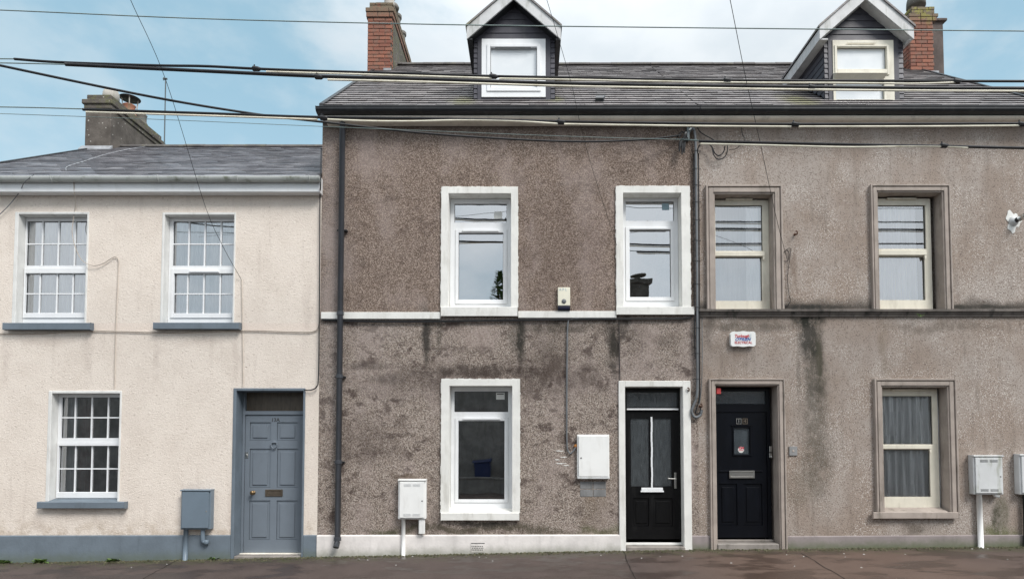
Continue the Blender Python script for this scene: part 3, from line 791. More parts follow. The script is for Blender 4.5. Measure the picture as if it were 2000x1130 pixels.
lb = R(518, 955, 552, 968.5, yf-.006); mb = MB(); mb.ring(lb, (lb[0]+.025, lb[1]-.025, lb[2]+.02, lb[3]-.02), yf-.012, yf+.002); mb.box(lb[0]+.026, lb[1]-.026, yf-.007, yf, lb[2]+.021, lb[3]-.021); mb.build('letterbox', 'bronze', door, bev=.003)
kx, kz = U(493, 961.5, yf-.04); mb = MB(); mb.lathe((kx, yf, kz), [(.03, 0), (.03, .006), (.012, .01), (.012, .03), (.026, .038), (.033, .052), (.028, .066), (.012, .072)], 20, 'y'); mb.build('door_knob', 'brass', door, smooth=True)
kx, kz = U(481.5, 888, yf-.01); mb = MB(); mb.lathe((kx, yf, kz), [(.022, 0), (.022, .008), (.013, .011), (.013, .018)], 18, 'y'); mb.box(kx-.022, kx+.022, yf-.006, yf, kz-.045, kz+.045); mb.build('lock', 'steel', door, bev=.002)
kx, kz = U(535, 866, yf-.02); mb = MB()
mb.lathe((kx, yf, kz+.03), [(.024, 0), (.022, .012), (.01, .016)], 14, 'y')
mb.tube(spline([(kx-.038, yf-.014, kz+.02), (kx-.045, yf-.02, kz-.02), (kx-.02, yf-.024, kz-.055), (kx, yf-.024, kz-.068), (kx+.02, yf-.024, kz-.055), (kx+.045, yf-.02, kz-.02), (kx+.038, yf-.014, kz+.02)], 4), .008, 8)
mb.tube([(kx-.04, yf-.014, kz+.018), (kx+.04, yf-.014, kz+.018)], .008, 8); mb.lathe((kx, yf, kz-.085), [(.012, 0), (.012, .014), (.004, .018)], 12, 'y')
mb.build('knocker', 'bluedoor', door)
text('13A', 538, 819.5, 7.5, yf-.003, 'ink_dark', door, 'house_number', bold=.0008)

# middle: black glazed door
yf = .13
I, O, sb = door_opening('middle', middle, (1221, 755, 1334, 1060), (1208.5, 743.5, 1349.5, 1075), yf, 'white_trim', .03)
zf0 = U(1280, 1058, yf)[1]
lf = R(1225, 803, 1330, 1052, yf)
gl = [R(1232.5, 816, 1268.5, 949, yf), R(1275.5, 816, 1312, 949, yf)]
lp = [R(1238, 972, 1268, 1027, yf), R(1277, 972, 1314, 1027, yf)]
mb = MB(); mb.plate(lf, gl+lp, yf+.012, yf+.05)
for p in lp: mb.box(p[0], p[1], yf+.026, yf+.05, p[2], p[3]); mb.box(p[0]+.035, p[1]-.035, yf+.014, yf+.025, p[2]+.045, p[3]-.045)
door = mb.build('door', 'black_door2', middle, bev=.005); door['label'] = 'black door with two tall obscured glass panels'
sb.build('door_surround', 'white_trim', door, bev=.006)
tr = R(1224, 765, 1323.5, 795, yf)
fb = MB(); fb.plate((I[0]+.003, I[1]-.003, zf0, I[3]-.003), [tr, (lf[0]-.006, lf[1]+.006, zf0-.01, lf[3]+.006)], yf, yf+.07); fb.build('door_frame', 'black_door2', door, bev=.003)
for k, g in enumerate(gl):
    pb = MB(); pb.face([(g[0], yf+.03, g[2]), (g[1], yf+.03, g[2]), (g[1], yf+.03, g[3]), (g[0], yf+.03, g[3])]); pb.build('pane', 'glass_frost', door)
pb = MB(); pb.face([(tr[0], yf+.03, tr[2]), (tr[1], yf+.03, tr[2]), (tr[1], yf+.03, tr[3]), (tr[0], yf+.03, tr[3])]); pb.build('transom_pane', 'glass_frost', door)
q = R(1224.5, 797, 1325, 800.2, yf-.03); mb = MB(); mb.box(q[0], q[1], yf-.03, yf-.002, q[2], q[3]); mb.build('transom_bead', 'upvc', door, bev=.003)
q = R(1271.4, 813.5, 1274.6, 951, yf); mb = MB()
for k in range(14):
    a, b = q[3]+(q[2]-q[3])*k/14, q[3]+(q[2]-q[3])*(k+1)/14; o = .0025*math.sin(k*1.3)
    mb.box(q[0]+o, q[1]+o, yf-.004, yf+.0118, b, a)
mb.build('white_centre_strip', 'upvc', door)
q = R(1252.5, 951.5, 1294.5, 959.5, yf); mb = MB(); mb.box(q[0], q[1], yf-.012, yf+.012, q[2]+.02, q[3]); mb.box(q[0]-.012, q[1]+.012, yf-.022, yf+.012, q[2]-.006, q[2]+.018); mb.build('letterbox', 'upvc', door, bev=.004)
q = R(1317, 922, 1321, 953, yf); mb = MB(); mb.box(q[0], q[1], yf-.006, yf+.012, q[2], q[3])
hz = U(1319, 934, yf)[1]; hx = (q[0]+q[1])/2
mb.tube([(hx, yf, hz), (hx, yf-.045, hz), (hx-.02, yf-.05, hz), (hx-.12, yf-.048, hz+.004)], .009, 8); mb.build('handle', 'steel', door, bev=.002)
st = MB(); st.box(I[0]+.002, I[1]-.002, yf-.05, yf+.07, zf0-.035, zf0-.002); st.build('threshold', 'paper', door, bev=.004)
st = MB(); st.box(I[0]+.002, I[1]+.02, -.035, yf+.07, gz(I[0])-.2, zf0-.038); st.build('step', 'stone', door, bev=.012)

# right: solid black door
yf = .17
I, O, sb = door_opening('right', right, (1398.5, 755, 1514.5, 1055), (1385, 739.5, 1533, 1068), yf, 'mould', .03, True)
zf0 = U(1455, 1052, yf)[1]
lf = R(1396, 805, 1497.5, 1049, yf)
w_ = R(1434, 835, 1464, 886, yf)
P_ = [(1404, 923, 1427, 924.5)]
lp = [R(1405, 944, 1440, 1025, yf), R(1453, 944, 1489, 1025, yf)]
mb = MB(); mb.plate(lf, [w_]+lp, yf, yf+.05)
for p in lp: mb.box(p[0], p[1], yf+.014, yf+.05, p[2], p[3]); mb.box(p[0]+.04, p[1]-.04, yf+.002, yf+.013, p[2]+.05, p[3]-.05)
q = R(1404, 918, 1489, 921, yf); mb.box(q[0], q[1], yf-.014, yf-.001, q[2], q[3])
o = (w_[0]-.03, w_[1]+.03, w_[2]-.03, w_[3]+.03); mb.ring(o, (w_[0]-.004, w_[1]+.004, w_[2]-.004, w_[3]+.004), yf-.014, yf-.001)
mb.box(o[0]-.015, o[1]+.015, yf-.02, yf-.001, o[3]+.001, o[3]+.014)
door = mb.build('door', 'black_door', right, bev=.005); door['label'] = 'solid black door with one small window and silver letterbox'
sb.build('door_surround', 'mould', door, bev=.004)
tr = R(1396, 763, 1496, 788, yf)
fb = MB(); fb.plate((I[0]+.003, I[1]-.003, zf0, I[3]-.003), [(I[0]+.03, tr[1], tr[2], tr[3]), (I[0]+.03, lf[1]+.006, zf0-.01, lf[3]+.006)], yf-.01, yf+.07); fb.build('door_frame', 'black_door', door, bev=.004)
pb = MB(); pb.face([(I[0], yf+.03, tr[2]), (tr[1], yf+.03, tr[2]), (tr[1], yf+.03, tr[3]), (I[0], yf+.03, tr[3])]); pb.build('transom_pane', 'glass_dim', door)
pb = MB(); pb.face([(w_[0], yf+.02, w_[2]), (w_[1], yf+.02, w_[2]), (w_[1], yf+.02, w_[3]), (w_[0], yf+.02, w_[3])]); pb.build('pane', 'glass_dim', door)
cx, cz = U(1448, 877.5, yf); mb = MB(); mb.lathe((cx, yf+.018, cz), [(.045, 0), (.045, .0015)], 24, 'y'); s1 = mb.build('round_sticker', 'paper', door)
text('ON', 1448, 874.5, 4.5, yf+.0145, 'ink_red', door, 'sticker_lettering', bold=.003); mb = MB(); mb.box(cx-.035, cx+.035, yf+.0148, yf+.0158, cz-.015, cz-.006); mb.build('sticker_bar', 'ink_red', door)
for n_, xx in (('1', 1443), ('4', 1455.2)):
    q = R(xx-5, 816.5, xx+5, 827.5, yf-.004); mb = MB(); mb.ring(q, (q[0]+.009, q[1]-.009, q[2]+.009, q[3]-.009), yf-.006, yf-.001); mb.build('number_tile', 'steel' if n_ == '1' else 'bronze', door)
    text(n_, xx, 822, 7.0, yf-.003, 'steel' if n_ == '1' else 'bronze', door, 'house_number', bold=.002)
q = R(1424, 918.5, 1473.5, 933, yf-.01); mb = MB(); mb.ring(q, (q[0]+.02, q[1]-.02, q[2]+.025, q[3]-.02), yf-.026, yf-.001); mb.box(q[0]+.021, q[1]-.021, yf-.020, yf-.001, q[2]+.026, q[3]-.021); mb.build('letterbox', 'steel', door, bev=.003)
q = R(1503, 870.5, 1508, 882, yf-.03); mb = MB(); mb.box(q[0], q[1], yf-.03, yf, q[2], q[3]); q2 = R(1503, 884, 1508, 893, yf-.03); mb.box(q2[0], q2[1], yf-.03, yf, q2[2], q2[3]); mb.lathe(((q2[0]+q2[1])/2, yf-.03, q2[2]+.01), [(.014, 0), (.014, .03), (.008, .035)], 14, 'y'); mb.build('lock', 'steel', door, bev=.003)
q = R(1399, 756.5, 1408, 769, .02); mb = MB(); mb.box(q[0]+.002, q[1], .015, .07, q[2], q[3]-.004); mb.build('door_sensor', 'red', door, bev=.006)
st = MB(); st.box(I[0]+.002, I[1]-.002, yf-.06, yf+.07, zf0-.03, zf0-.002); st.build('threshold', 'stone', door, bev=.004)
st = MB(); st.box(I[0]-.004, I[1]+.02, -.05, yf+.07, gz(I[0])-.2, zf0-.033); st.build('step', 'stone', door, bev=.012)

# ---------------------------------------------------------------- walls with roof geometry
def ez(px_py, y): return U(1000, px_py, y)[1]
RY = 3.3; LRY = 3.6
E_main = (-.20, ez(207, -.20)); R_main = (RY, ez(128, RY))
E_left = (-.12, ez(344, -.12)); R_left = (LRY, ez(287, LRY))
def roofz(E, Rr, y): return E[1]+(Rr[1]-E[1])*(y-E[0])/(Rr[0]-E[0])
def house_shell(name, house, X0, X1, top, E, Rr, holes, mat):
    mb = MB(); zb = -.7
    mb.plate((X0, X1, zb, top), holes, 0, .34, outer=False)
    # inner leaf, back and gable walls
    rz = roofz(E, Rr, 0)-.05; ry = Rr[0]; rt = Rr[1]-.09; yb = 2*ry+.1
    for X, s_ in ((X0, 1), (X1, -1)):
        mb.face([(X, 0, zb), (X, yb, zb), (X, yb, rz), (X, ry, rt), (X, 0, rz)])
    mb.face([(X0, yb, zb), (X0, yb, rz), (X1, yb, rz), (X1, yb, zb)])
    mb.face([(X0, 0, top), (X1, 0, top), (X1, 0, rz), (X0, 0, rz)])
    w = mb.build(name, mat, house)
    ib = MB(); e = .02
    ib.plate((X0+e, X1-e, zb, top), holes, .342, .345, outer=False)
    z2 = U(1000, 672)[1]
    ib.face([(X0+e, .35, z2), (X1-e, .35, z2), (X1-e, yb-.1, z2), (X0+e, yb-.1, z2)])
    ib.face([(X0+e, 2.8, zb), (X1-e, 2.8, zb), (X1-e, 2.8, top), (X0+e, 2.8, top)])
    ib.face([(X0+e, .35, top-.02), (X1-e, .35, top-.02), (X1-e, yb-.1, top-.02), (X0+e, yb-.1, top-.02)])
    ib.face([(X0+e, .35, .02), (X1-e, .35, .02), (X1-e, yb-.1, .02), (X0+e, yb-.1, .02)])
    ib.build('room', 'room', house)
    return w
topL = ez(372, 0); topM = ez(232, 0)
house_shell('wall', left, X_L, X_A, topL, E_left, R_left, HOLES['left'], 'wall_cream')
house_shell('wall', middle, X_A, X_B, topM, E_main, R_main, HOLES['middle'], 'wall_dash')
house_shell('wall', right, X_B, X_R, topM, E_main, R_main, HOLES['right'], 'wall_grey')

# plinths
def plinth(house, segs, mat, proud):
    mb = MB()
    for a, b, zt0, zt1 in segs:
        mb.hexa([(a, -proud, -.7), (b, -proud, -.7), (b, .005, -.7), (a, .005, -.7), (a, -proud, zt0), (b, -proud, zt1), (b, .005, zt1+.012), (a, .005, zt0+.012)])
    return mb.build('plinth', mat, house, bev=.005)
xd0 = R(453.5, 760, 594, 1085)[0]; xd1 = R(453.5, 760, 594.5, 1085)[1]
plinth(left, [(X_L, xd0-.001, U(0, 1046)[1], U(450, 1045)[1]), (xd1+.001, X_A-.002, U(600, 1045)[1], U(600, 1045)[1])], 'plinth_blue', .018)
plinth(middle, [(X_A+.002, R(1208.5, 743, 1349, 1075)[0]+.02, U(640, 1045)[1], U(1190, 1044)[1])], 'plinth_white', .032)
a = R(1385, 740, 1533, 1068)[1]
plinth(right, [(a+.001, X_R, U(1600, 1047)[1], U(1900, 1044)[1]), (R(1208.5, 743, 1349.5, 1075)[1]+.001, R(1385, 740, 1533, 1068)[0]-.001, U(1370, 1046)[1], U(1370, 1046)[1])], 'plinth_grey', .016)

# string courses
mb = MB()
def band(mb, px0, px1, pt, pb_, pr, dz=0):
    mx = 1000; x0 = U(px0, (pt+pb_)/2)[0]; x1 = U(px1, (pt+pb_)/2)[0]
    mb.box(x0, x1, -pr, .003, U(mx, pb_, -pr)[1], U(mx, pt, -pr)[1])
band(mb, 628, 860.5, 609, 622.5, .035); mb.build('string_course', 'white_trim', middle, bev=.006); mb = MB(); band(mb, 1012, 1203.5, 607, 620.5, .035)
mb.build('string_course', 'white_trim', middle, bev=.006)
mb = MB(); x0 = X_B+.02; x1 = X_R
zt, zb = U(1000, 603, -.05)[1], U(1000, 618, -.03)[1]; h = zt-zb
mb.prism_x([(-.075, zt-.006), (-.075, zt-h*.35), (-.05, zt-h*.42), (-.045, zt-h*.62), (-.03, zt-h*.75), (-.025, zb), (.003, zb), (.003, zt+.01)], x0, x1)
mb.build('string_course', 'mould_dark', right)

# ---------------------------------------------------------------- roofs
def slates(name, house, X0, X1, E, Rr, mat, gauge=.175, wd=.27, thk=(.009, .015)):
    mb = MB(); e = Vector((0, E[0], E[1])); r = Vector((0, Rr[0], Rr[1])); d = r-e; L = d.length; d.normalize()
    nrm = Vector((0, -d.z, d.y))
    mb.face([(X0, E[0], E[1]-.05), (X1, E[0], E[1]-.05), (X1, Rr[0], Rr[1]-.05), (X0, Rr[0], Rr[1]-.05)])
    n = int(L/gauge); g = L/n
    for k in range(n):
        off = (k % 2)*wd/2; x = X0-off
        while x < X1-.01:
            a = max(x, X0); b = min(x+wd-.004, X1); x += wd
            if b-a < .02: continue
            j = random.uniform(-.006, .006); th = random.uniform(*thk); tl = random.uniform(-.002, .002)
            s0 = k*g+j; s1 = (k+1)*g+.02
            p0 = e+d*s0+nrm*(th+.006); p1 = e+d*s1+nrm*.002
            mb.cur = random.random()
            q0 = p0-nrm*(th+.004)
            A, B = p0+Vector((a, 0, 0)), p0+Vector((b, 0, 0))+nrm*tl; C, Dd = p1+Vector((b, 0, 0)), p1+Vector((a, 0, 0))
            A2, B2 = q0+Vector((a, 0, 0)), q0+Vector((b, 0, 0))
            mb.face([A, B, C, Dd]); mb.cur = -1; mb.face([A2, B2, B, A]); mb.face([B2, B2+(C-B), C, B]); mb.face([A, Dd, Dd-nrm*.01, A2])
    # back slope
    yb = 2*Rr[0]+.3
    mb.cur = .4; mb.face([(X0, Rr[0], Rr[1]), (X1, Rr[0], Rr[1]), (X1, yb, E[1]), (X0, yb, E[1])])
    ro = mb.build(name, mat, house)
    rb = MB(); x = X0
    while x < X1:
        b = min(x+.42, X1); rz = Rr[1]-.035+random.uniform(-.004, .004)
        prof = [(Rr[0]+.11*math.cos(t), rz+.075*math.sin(t)) for t in [math.pi*k/8 for k in range(9)]]
        rb.prism_x(prof, x+.004, b); x += .42
    rb.build('ridge_tiles', 'slate_ridge', ro)
    return ro
XVL = -8.72; vm0 = X_A-.0; 
roofL = slates('roof', left, XVL, X_A-.02, E_left, R_left, 'slate_left', .165, .25, (.006, .011))
VM = U(632, 205, -.2)[0]
roofM = slates('roof', middle, VM, X_B, E_main, R_main, 'slate_main')
XR2 = X_R-.02
roofR = slates('roof', right, X_B+.002, XR2, E_main, R_main, 'slate_main')
# verges
def verge(house_roof, X, E, Rr, w=.05, mat='black_plastic', dz=.03):
    mb = MB(); y0, z0 = E; y1, z1 = Rr
    mb.hexa([(X-w, y0-.02, z0-.10), (X+.001, y0-.02, z0-.10), (X+.001, y1, z1-.10), (X-w, y1, z1-.10), (X-w, y0-.02, z0+dz), (X+.001, y0-.02, z0+dz), (X+.001, y1, z1+dz), (X-w, y1, z1+dz)])
    return mb.build('verge', mat, house_roof, bev=.006)
verge(roofL, XVL, E_left, R_left); verge(roofM, VM, E_main, R_main, .06); verge(roofR, XR2+.05, E_main, R_main, .05)
# a lead flap / vent slate and loose bits
q = R(1163, 192, 1183, 205, -.05); mb = MB(); yy0 = .0
zz = roofz(E_main, R_main, .0)
mb.hexa([(q[0], .0, zz+.0), (q[1]-.03, .0, zz+.0), (q[1], .16, zz+.1), (q[0]+.02, .16, zz+.1), (q[0]+.0, -.03, zz+.06), (q[1]-.03, -.03, zz+.06), (q[1]+.02, .13, zz+.19), (q[0]+.03, .13, zz+.19)])
mb.build('roof_vent', 'black_plastic', middle, bev=.004)

# gutters, fascias
def gut(house, x0, x1, prof, mat, name='gutter', bev=.004):
    mb = MB(); mb.prism_x(prof, x0, x1); return mb.build(name, mat, house, bev=bev)
def Z(py, y): return U(1000, py, y)[1]
gx0 = U(616, 212, -.30)[0]
def black_gut(house, a, b):
    yg = -.30; zt, zb = Z(206.5, yg), Z(217, yg)
    gut(house, a, b, [(yg, zt), (yg-.008, zt-.012), (yg, zt-.02), (yg, zb+.035), (yg+.02, zb+.012), (yg+.05, zb), (-.17, zb-.012), (-.17, zt-.01), (yg+.012, zt-.012)], 'black_plastic')
    gut(house, a+.05 if a < -2 else a, b, [(-.16, Z(217, -.16)-.0), (-.16, Z(225.5, -.16)), (-.02, Z(225.5, -.16)), (-.02, Z(217, -.16))], 'black_plastic', 'fascia')
    gut(house, a+.09 if a < -2 else a, b, [(-.20, Z(225.8, -.20)), (-.205, Z(228, -.20)), (-.19, Z(230.5, -.19)), (-.165, Z(234, -.165)), (.0, Z(234, -.165)-.01), (.0, Z(225.8, -.20))], 'cornice', 'cornice', 0)
black_gut(middle, gx0, X_B-.001); black_gut(right, X_B+.001, X_R)
# left half round gutter with brackets
yg = -.20; R_ = .052; zt = Z(343.5, yg-.05)
prof = [(yg+R_*math.cos(t)*1.0, zt+1.25*R_*math.sin(t)) for t in [math.pi+math.pi*k/10 for k in range(11)]]
prof += [(y*1.0+(-.0), z) for y, z in [(yg+R_-.006, zt)]+[(yg+(R_-.006)*math.cos(t), zt+1.15*R_*math.sin(t)) for t in [2*math.pi-math.pi*k/8 for k in range(9)]]]
M['gutter_old'] = paint('weathered_white_gutter', (.50, .52, .50), .5, .15, .1, 30, .6, (.20,.215,.17), streak=False)
gL = gut(left, XVL, U(626, 350, yg)[0], prof, 'gutter_old', bev=0)
mb = MB(); mb.box(XVL, U(624, 362, -.15)[0], -.15, -.005, Z(374.5, -.15), Z(356, -.15)+.10); mb.build('fascia', 'upvc', left, bev=.005)
mb = MB()
for px in (104, 312, 466, 606):
    x = U(px, 350, yg)[0]
    pts = [(x, yg-R_-.006, zt+.006)]+[(x, yg+(R_+.006)*math.cos(t), zt+1.3*R_*math.sin(t)) for t in [math.pi+math.pi*k/8 for k in range(9)]]
    mb.tube(pts, .007, 6)
mb.build('gutter_brackets', 'gutter_old', gL)

# downpipe (middle house)
xd = U(665, 640, -.07)[0]; r = .042
mb = MB(); zt, zb = Z(232, -.08), Z(1063, -.1)
mb.tube([(xd+.02, -.24, Z(217, -.24)), (xd+.02, -.20, zt+.06), (xd, -.09, zt-.05), (xd, -.09, zb+.08), (xd-.0, -.10, zb+.04), (xd-.005, -.145, zb-.03)], r, 14)
dp = mb.build('downpipe', 'pipe', middle, smooth=True); dp['label'] = 'black downpipe down the left edge of the pebbledash wall'
jb = MB()
for py in (612, 735, 902, 1052): z = Z(py, -.09); jb.lathe((xd, -.09, z-.025), [(r+.002, 0), (r+.009, .004), (r+.009, .05), (r+.002, .055)], 16)
jb.build('pipe_collars', 'pipe', dp)
for py in (448, 735, 902):
    z = Z(py, -.09); kb = MB(); kb.box(xd-r-.03, xd+r+.03, -.06, -.0, z-.012, z+.012); kb.build('pipe_clip', 'black_plastic', dp, bev=.003)

# ---------------------------------------------------------------- dormers
def dormer(house, xc, front_l, front_r, win, sash, glass_list, fm, gm, label, vent, kind):
    Y = .15; YB = -.03
    cx = U(xc, 60, YB)[0]
    X0 = U(front_l, 140, Y)[0]; X1 = U(front_r, 140, Y)[0]; cxf = (X0+X1)/2; hw = (X1-X0)/2
    W = R(*win, Y)
    zb = Z(203, Y); ze = Z(76, Y)            # eaves height of the dormer
    slope = .88; za = ze+hw*slope
    # cladding: lapped boards on the gable, small boards on corner posts, cheeks
    mb = MB()
    def board(x0, x1, z0, z1, y): mb.hexa([(x0, y-.012, z0), (x1, y-.012, z0), (x1, y+.02, z0), (x0, y+.02, z0), (x0, y-.002, z1), (x1, y-.002, z1), (x1, y+.02, z1), (x0, y+.02, z1)])
    z = W[3]; bh = .105
    mb.box(X0, X1, Y+.021, Y+.04, W[3]+.001, ze)
    mb.prism_y([(X0, ze), (X1, ze), (cxf, za)], Y+.021, Y+.04)
    while z < za-.02:
        h2 = min(bh, za-z); zt_ = z+h2
        def half(zq): return hw if zq < ze else max(.004, (za-zq)/slope)
        a, b = half(z), half(zt_)
        mb.hexa([(cxf-a, Y-.012, z), (cxf+a, Y-.012, z), (cxf+a, Y+.02, z), (cxf-a, Y+.02, z), (cxf-b, Y-.002, zt_), (cxf+b, Y-.002, zt_), (cxf+b, Y+.02, zt_), (cxf-b, Y+.02, zt_)])
        z += bh
    for a, b in ((X0, W[0]-.001), (W[1]+.001, X1)):
        z = zb; mid = a+(b-a)*.45 if a == X0 else a+(b-a)*.55
        mb.box(a, b, Y+.021, Y+.04, zb, W[3])
        s0, s1 = ((a, mid), (mid+.004, b)) if a == X0 else ((mid, b), (a, mid-.004))
        mb.box(s1[0], s1[1], Y-.018, Y+.02, zb, W[3]-.001)
        k = 0
        while z < W[3]-.01:
            board(s0[0], s0[1], z, min(z+.075, W[3]-.001), Y); z += .078
    mb.box(W[0], W[1], Y-.01, Y+.04, zb, W[2]-.001)
    yback = E_main[0]+(ze-E_main[1])*(R_main[0]-E_main[0])/(R_main[1]-E_main[1])
    for X, sgn in ((X0, -1), (X1, 1)):
        z = zb
        while z < ze:
            zt_ = min(z+bh, ze)
            y0_ = Y; y1a = E_main[0]+(z-.03-E_main[1])*(R_main[0]-E_main[0])/(R_main[1]-E_main[1]); y1b = y1a+bh*.95
            xo, xi = X+sgn*.010, X-sgn*.02; xt = X+sgn*.001
            y1a = max(y1a, y0_+.02); y1b = max(y1b, y0_+.03)
            mb.face([(xo, y0_, z), (xo, y1a, z), (xt, y1b, zt_), (xt, y0_, zt_)]); mb.face([(xo, y0_, z), (xi, y0_, z), (xi, y1a, z), (xo, y1a, z)])
            z += bh
    dm = mb.build('dormer', 'cladding', house); dm['label'] = label
    # bargeboards (mitred at apex)
    ozh = .205; hwo = U(1095, 60, YB)[0]-U(912, 60, YB)[0]; hwo /= 2
    zl1 = Z(52, YB); zl0 = Z(75.5, YB); ap_o = zl1+hwo*slope; ap_i = zl0+hwo*slope+.0
    for s_ in (-1, 1):
        bb = MB(); prof = [(cx+s_*hwo, zl0), (cx+s_*hwo, zl1), (cx+s_*.001, ap_o), (cx+s_*.001, ap_i-.0)]
        bb.prism_y(prof, YB, YB+.025); bb.build('bargeboard', 'fascia', dm, bev=.004)
    # roof slabs with soffit
    rf = MB(); yB2 = 2.6
    for s_ in (-1, 1):
        o = .03
        p = [(cx+s_*(hwo+.02), zl1-.012), (cx, ap_o+.008), (cx, ap_o+.04), (cx+s_*(hwo+.02), zl1+.02)]
        if s_ > 0: p = p[::-1]
        rf.prism_y(p, YB-.02, yB2)
        q_ = [(cx+s_*hwo, zl0+.0), (cx+s_*hwo, zl1-.013), (cx+s_*(hwo-.02), zl1-.03), (cx+s_*(hwo-.02), zl0+.015)]
    rf.build('dormer_roof', 'slate_main', dm)
    sf = MB()
    for s_ in (-1, 1):
        a, b = cx+s_*hwo, cxf+s_*(hw+.011)
        sf.box(min(a, a-s_*.02), max(a, a-s_*.02), YB+.026, yback+.35, zl0, zl1-.02)
        sf.box(min(a-s_*.021, b), max(a-s_*.021, b), YB+.026, yback+.35, zl0, zl0+.02)
        # sloping soffit behind the bargeboard, over the gable
        sf.prism_y([(cx+s_*hwo*.97, zl0+.02), (cx, ap_i), (cx, ap_i+.03), (cx+s_*hwo*.97, zl0+.05)][::(1 if s_ < 0 else -1)], YB+.026, Y+.03)
    sf.build('soffit', 'fascia' if kind == 2 else 'black_plastic', dm)
    # window
    Ls = [(R(*g, Y+.01), (R(*s, Y-.02) if s else None)) for g, s in glass_list]
    wb = MB(); wb.plate(W, [(s or g) for g, s in Ls], Y-.03, Y+.05, back=True); wf = wb.build('window_frame', fm, dm, bev=.003)
    for g, s in Ls:
        if s: sb_ = MB(); sb_.ring(s, g, Y-.045, Y+.03); sb_.build('sash', fm, dm, bev=.004)
        pb = MB(); pb.face([(g[0]-.003, Y+.012, g[2]-.003), (g[1]+.003, Y+.012, g[2]-.003), (g[1]+.003, Y+.012, g[3]+.003), (g[0]-.003, Y+.012, g[3]+.003)]); pb.build('pane', gm, dm)
        k = MB(); t_ = .005; k.ring((g[0]-.001, g[1]+.001, g[2]-.001, g[3]+.001), (g[0]+t_, g[1]-t_, g[2]+t_, g[3]-t_), Y+.004, Y+.010); k.build('gasket', 'black_plastic', dm)
    bl = MB(); bl.face([(W[0]+.02, Y+.022, W[2]), (W[1]-.02, Y+.022, W[2]), (W[1]-.02, Y+.022, W[3]), (W[0]+.02, Y+.022, W[3])]); bl.build('blind', 'blind', dm)
    v = R(*vent, Y-.05); vb = MB(); vb.box(v[0], v[1], Y-.052, Y-.046, v[2], v[3]); vb.build('trickle_vent', fm if kind == 2 else 'black_plastic', dm, bev=.003)
    fl = MB(); fl.box(X0-.04, X1+.04, Y-.04, Y+.0, zb-.05, zb-.001); fl.build('flashing', 'lead', dm, bev=.004)
    return dm, Y
d1, Yd = dormer(middle, 1003.5, 925.5, 1083.5, (941, 78.5, 1065.5, 191.5), None, [((957.8, 96, 1048.6, 174.5), (951, 88, 1056, 179.5))], 'upvc', 'glass_film', 'dormer with white single window frame', (967, 92, 1037, 93.6), 1)
d2, Yd = dormer(right, 1693, 1610, 1764, (1625.5, 81, 1744, 203), None, [((1632, 95.5, 1728.5, 139), (1629, 90, 1735, 148)), ((1630, 162, 1724.5, 197), None)], 'cream', 'glass_film', 'dormer with cream window, its top light propped open', (1655, 81.5, 1711, 84.5), 2)
# propped-open lower edge of the top light
q = R(1631, 140.5, 1733, 151, Yd-.10); mb = MB()
mb.hexa([(q[0]+.03, Yd-.03, q[2]-.0), (q[1]-.02, Yd-.03, q[2]), (q[1]-.02, Yd-.02, q[2]), (q[0]+.03, Yd-.02, q[2]), (q[0], Yd-.13, q[3]-.03), (q[1], Yd-.13, q[3]-.03), (q[1], Yd-.03, q[3]+.02), (q[0], Yd-.03, q[3]+.02)])
mb.build('open_top_light', 'cream', d2, bev=.004)

# ---------------------------------------------------------------- chimneys
def brick_box(mb, x0, x1, y0, y1, z0, nc, ch=.0733, bl=.225, jt=.010):
    for k in range(nc):
        za, zb_ = z0+k*ch+jt*.5, z0+(k+1)*ch-jt*.5
        for (face, a0, a1) in (('f', x0, x1), ('l', y0, y1), ('r', y0, y1)):
            u = a0-(bl/2 if (k+(face != 'f')) % 2 else 0)
            while u < a1-.01:
                a = max(u, a0); b = min(u+bl-jt, a1); u += bl
                if b-a < .03: continue
                mb.cur = random.random(); o = random.uniform(-.003, .004); zj = random.uniform(-.002, .002)
                if face == 'f': mb.box(a, b, y0-.006-o, y0+.06, za+zj, zb_+zj)
                elif face == 'l': mb.box(x0-.006-o, x0+.05, max(a, y0+.062), b, za+zj, zb_+zj)
                else: mb.box(x1-.05, x1+.006+o, max(a, y0+.062), b, za+zj, zb_+zj)
def brick_chimney(house, fx, base_py, body_top, corb, y0, y1, matb, label, rend_r=False):
    x0 = U(fx[0], 90, y0)[0]; x1 = U(fx[1], 90, y0)[0]
    z0 = Z(base_py+12, y0); zt = Z(body_top, y0); ch = .0733; nc = int(round((zt-z0)/ch)); ch = (zt-z0)/nc
    mb = MB(); brick_box(mb, x0, x1, y0, y1, z0, nc, ch)
    for (l, r_, t_, b_) in corb:
        cx0, cx1 = U(l, t_, y0)[0], U(r_, t_, y0)[0]; a, b = Z(b_, y0), Z(t_, y0); n = max(1, round((b-a)/.0733))
        dd = max(0, x0-cx0)*1.0
        brick_box(mb, cx0, cx1, y0-dd, y1+dd, a, n, (b-a)/n)
    st = mb.build('chimney', matb, house, bev=.004); st['label'] = label
    cr = MB(); cr.box(x0+.006, x1-.006, y0+.006, y1-.006, z0-1.2, zt-.004)
    for (l, r_, t_, b_) in corb:
        cx0, cx1 = U(l, t_, y0)[0], U(r_, t_, y0)[0]; dd = max(0, x0-cx0); cr.box(cx0+.006, cx1-.006, y0-dd+.006, y1+dd-.006, Z(b_, y0)+.002, Z(t_, y0)-.004)
    cr.build('mortar_core', 'mortar', st)
    return st, x0, x1, zt, z0
y0 = 2.72
zl = Z(60, y0); zh = Z(12, y0)
M['brick_m'] = brick_mat('weathered_red_brick', 0, zh, Z(45, y0)); M['brick_r'] = brick_mat('lichened_red_brick', .8, Z(22, y0), Z(60, y0))
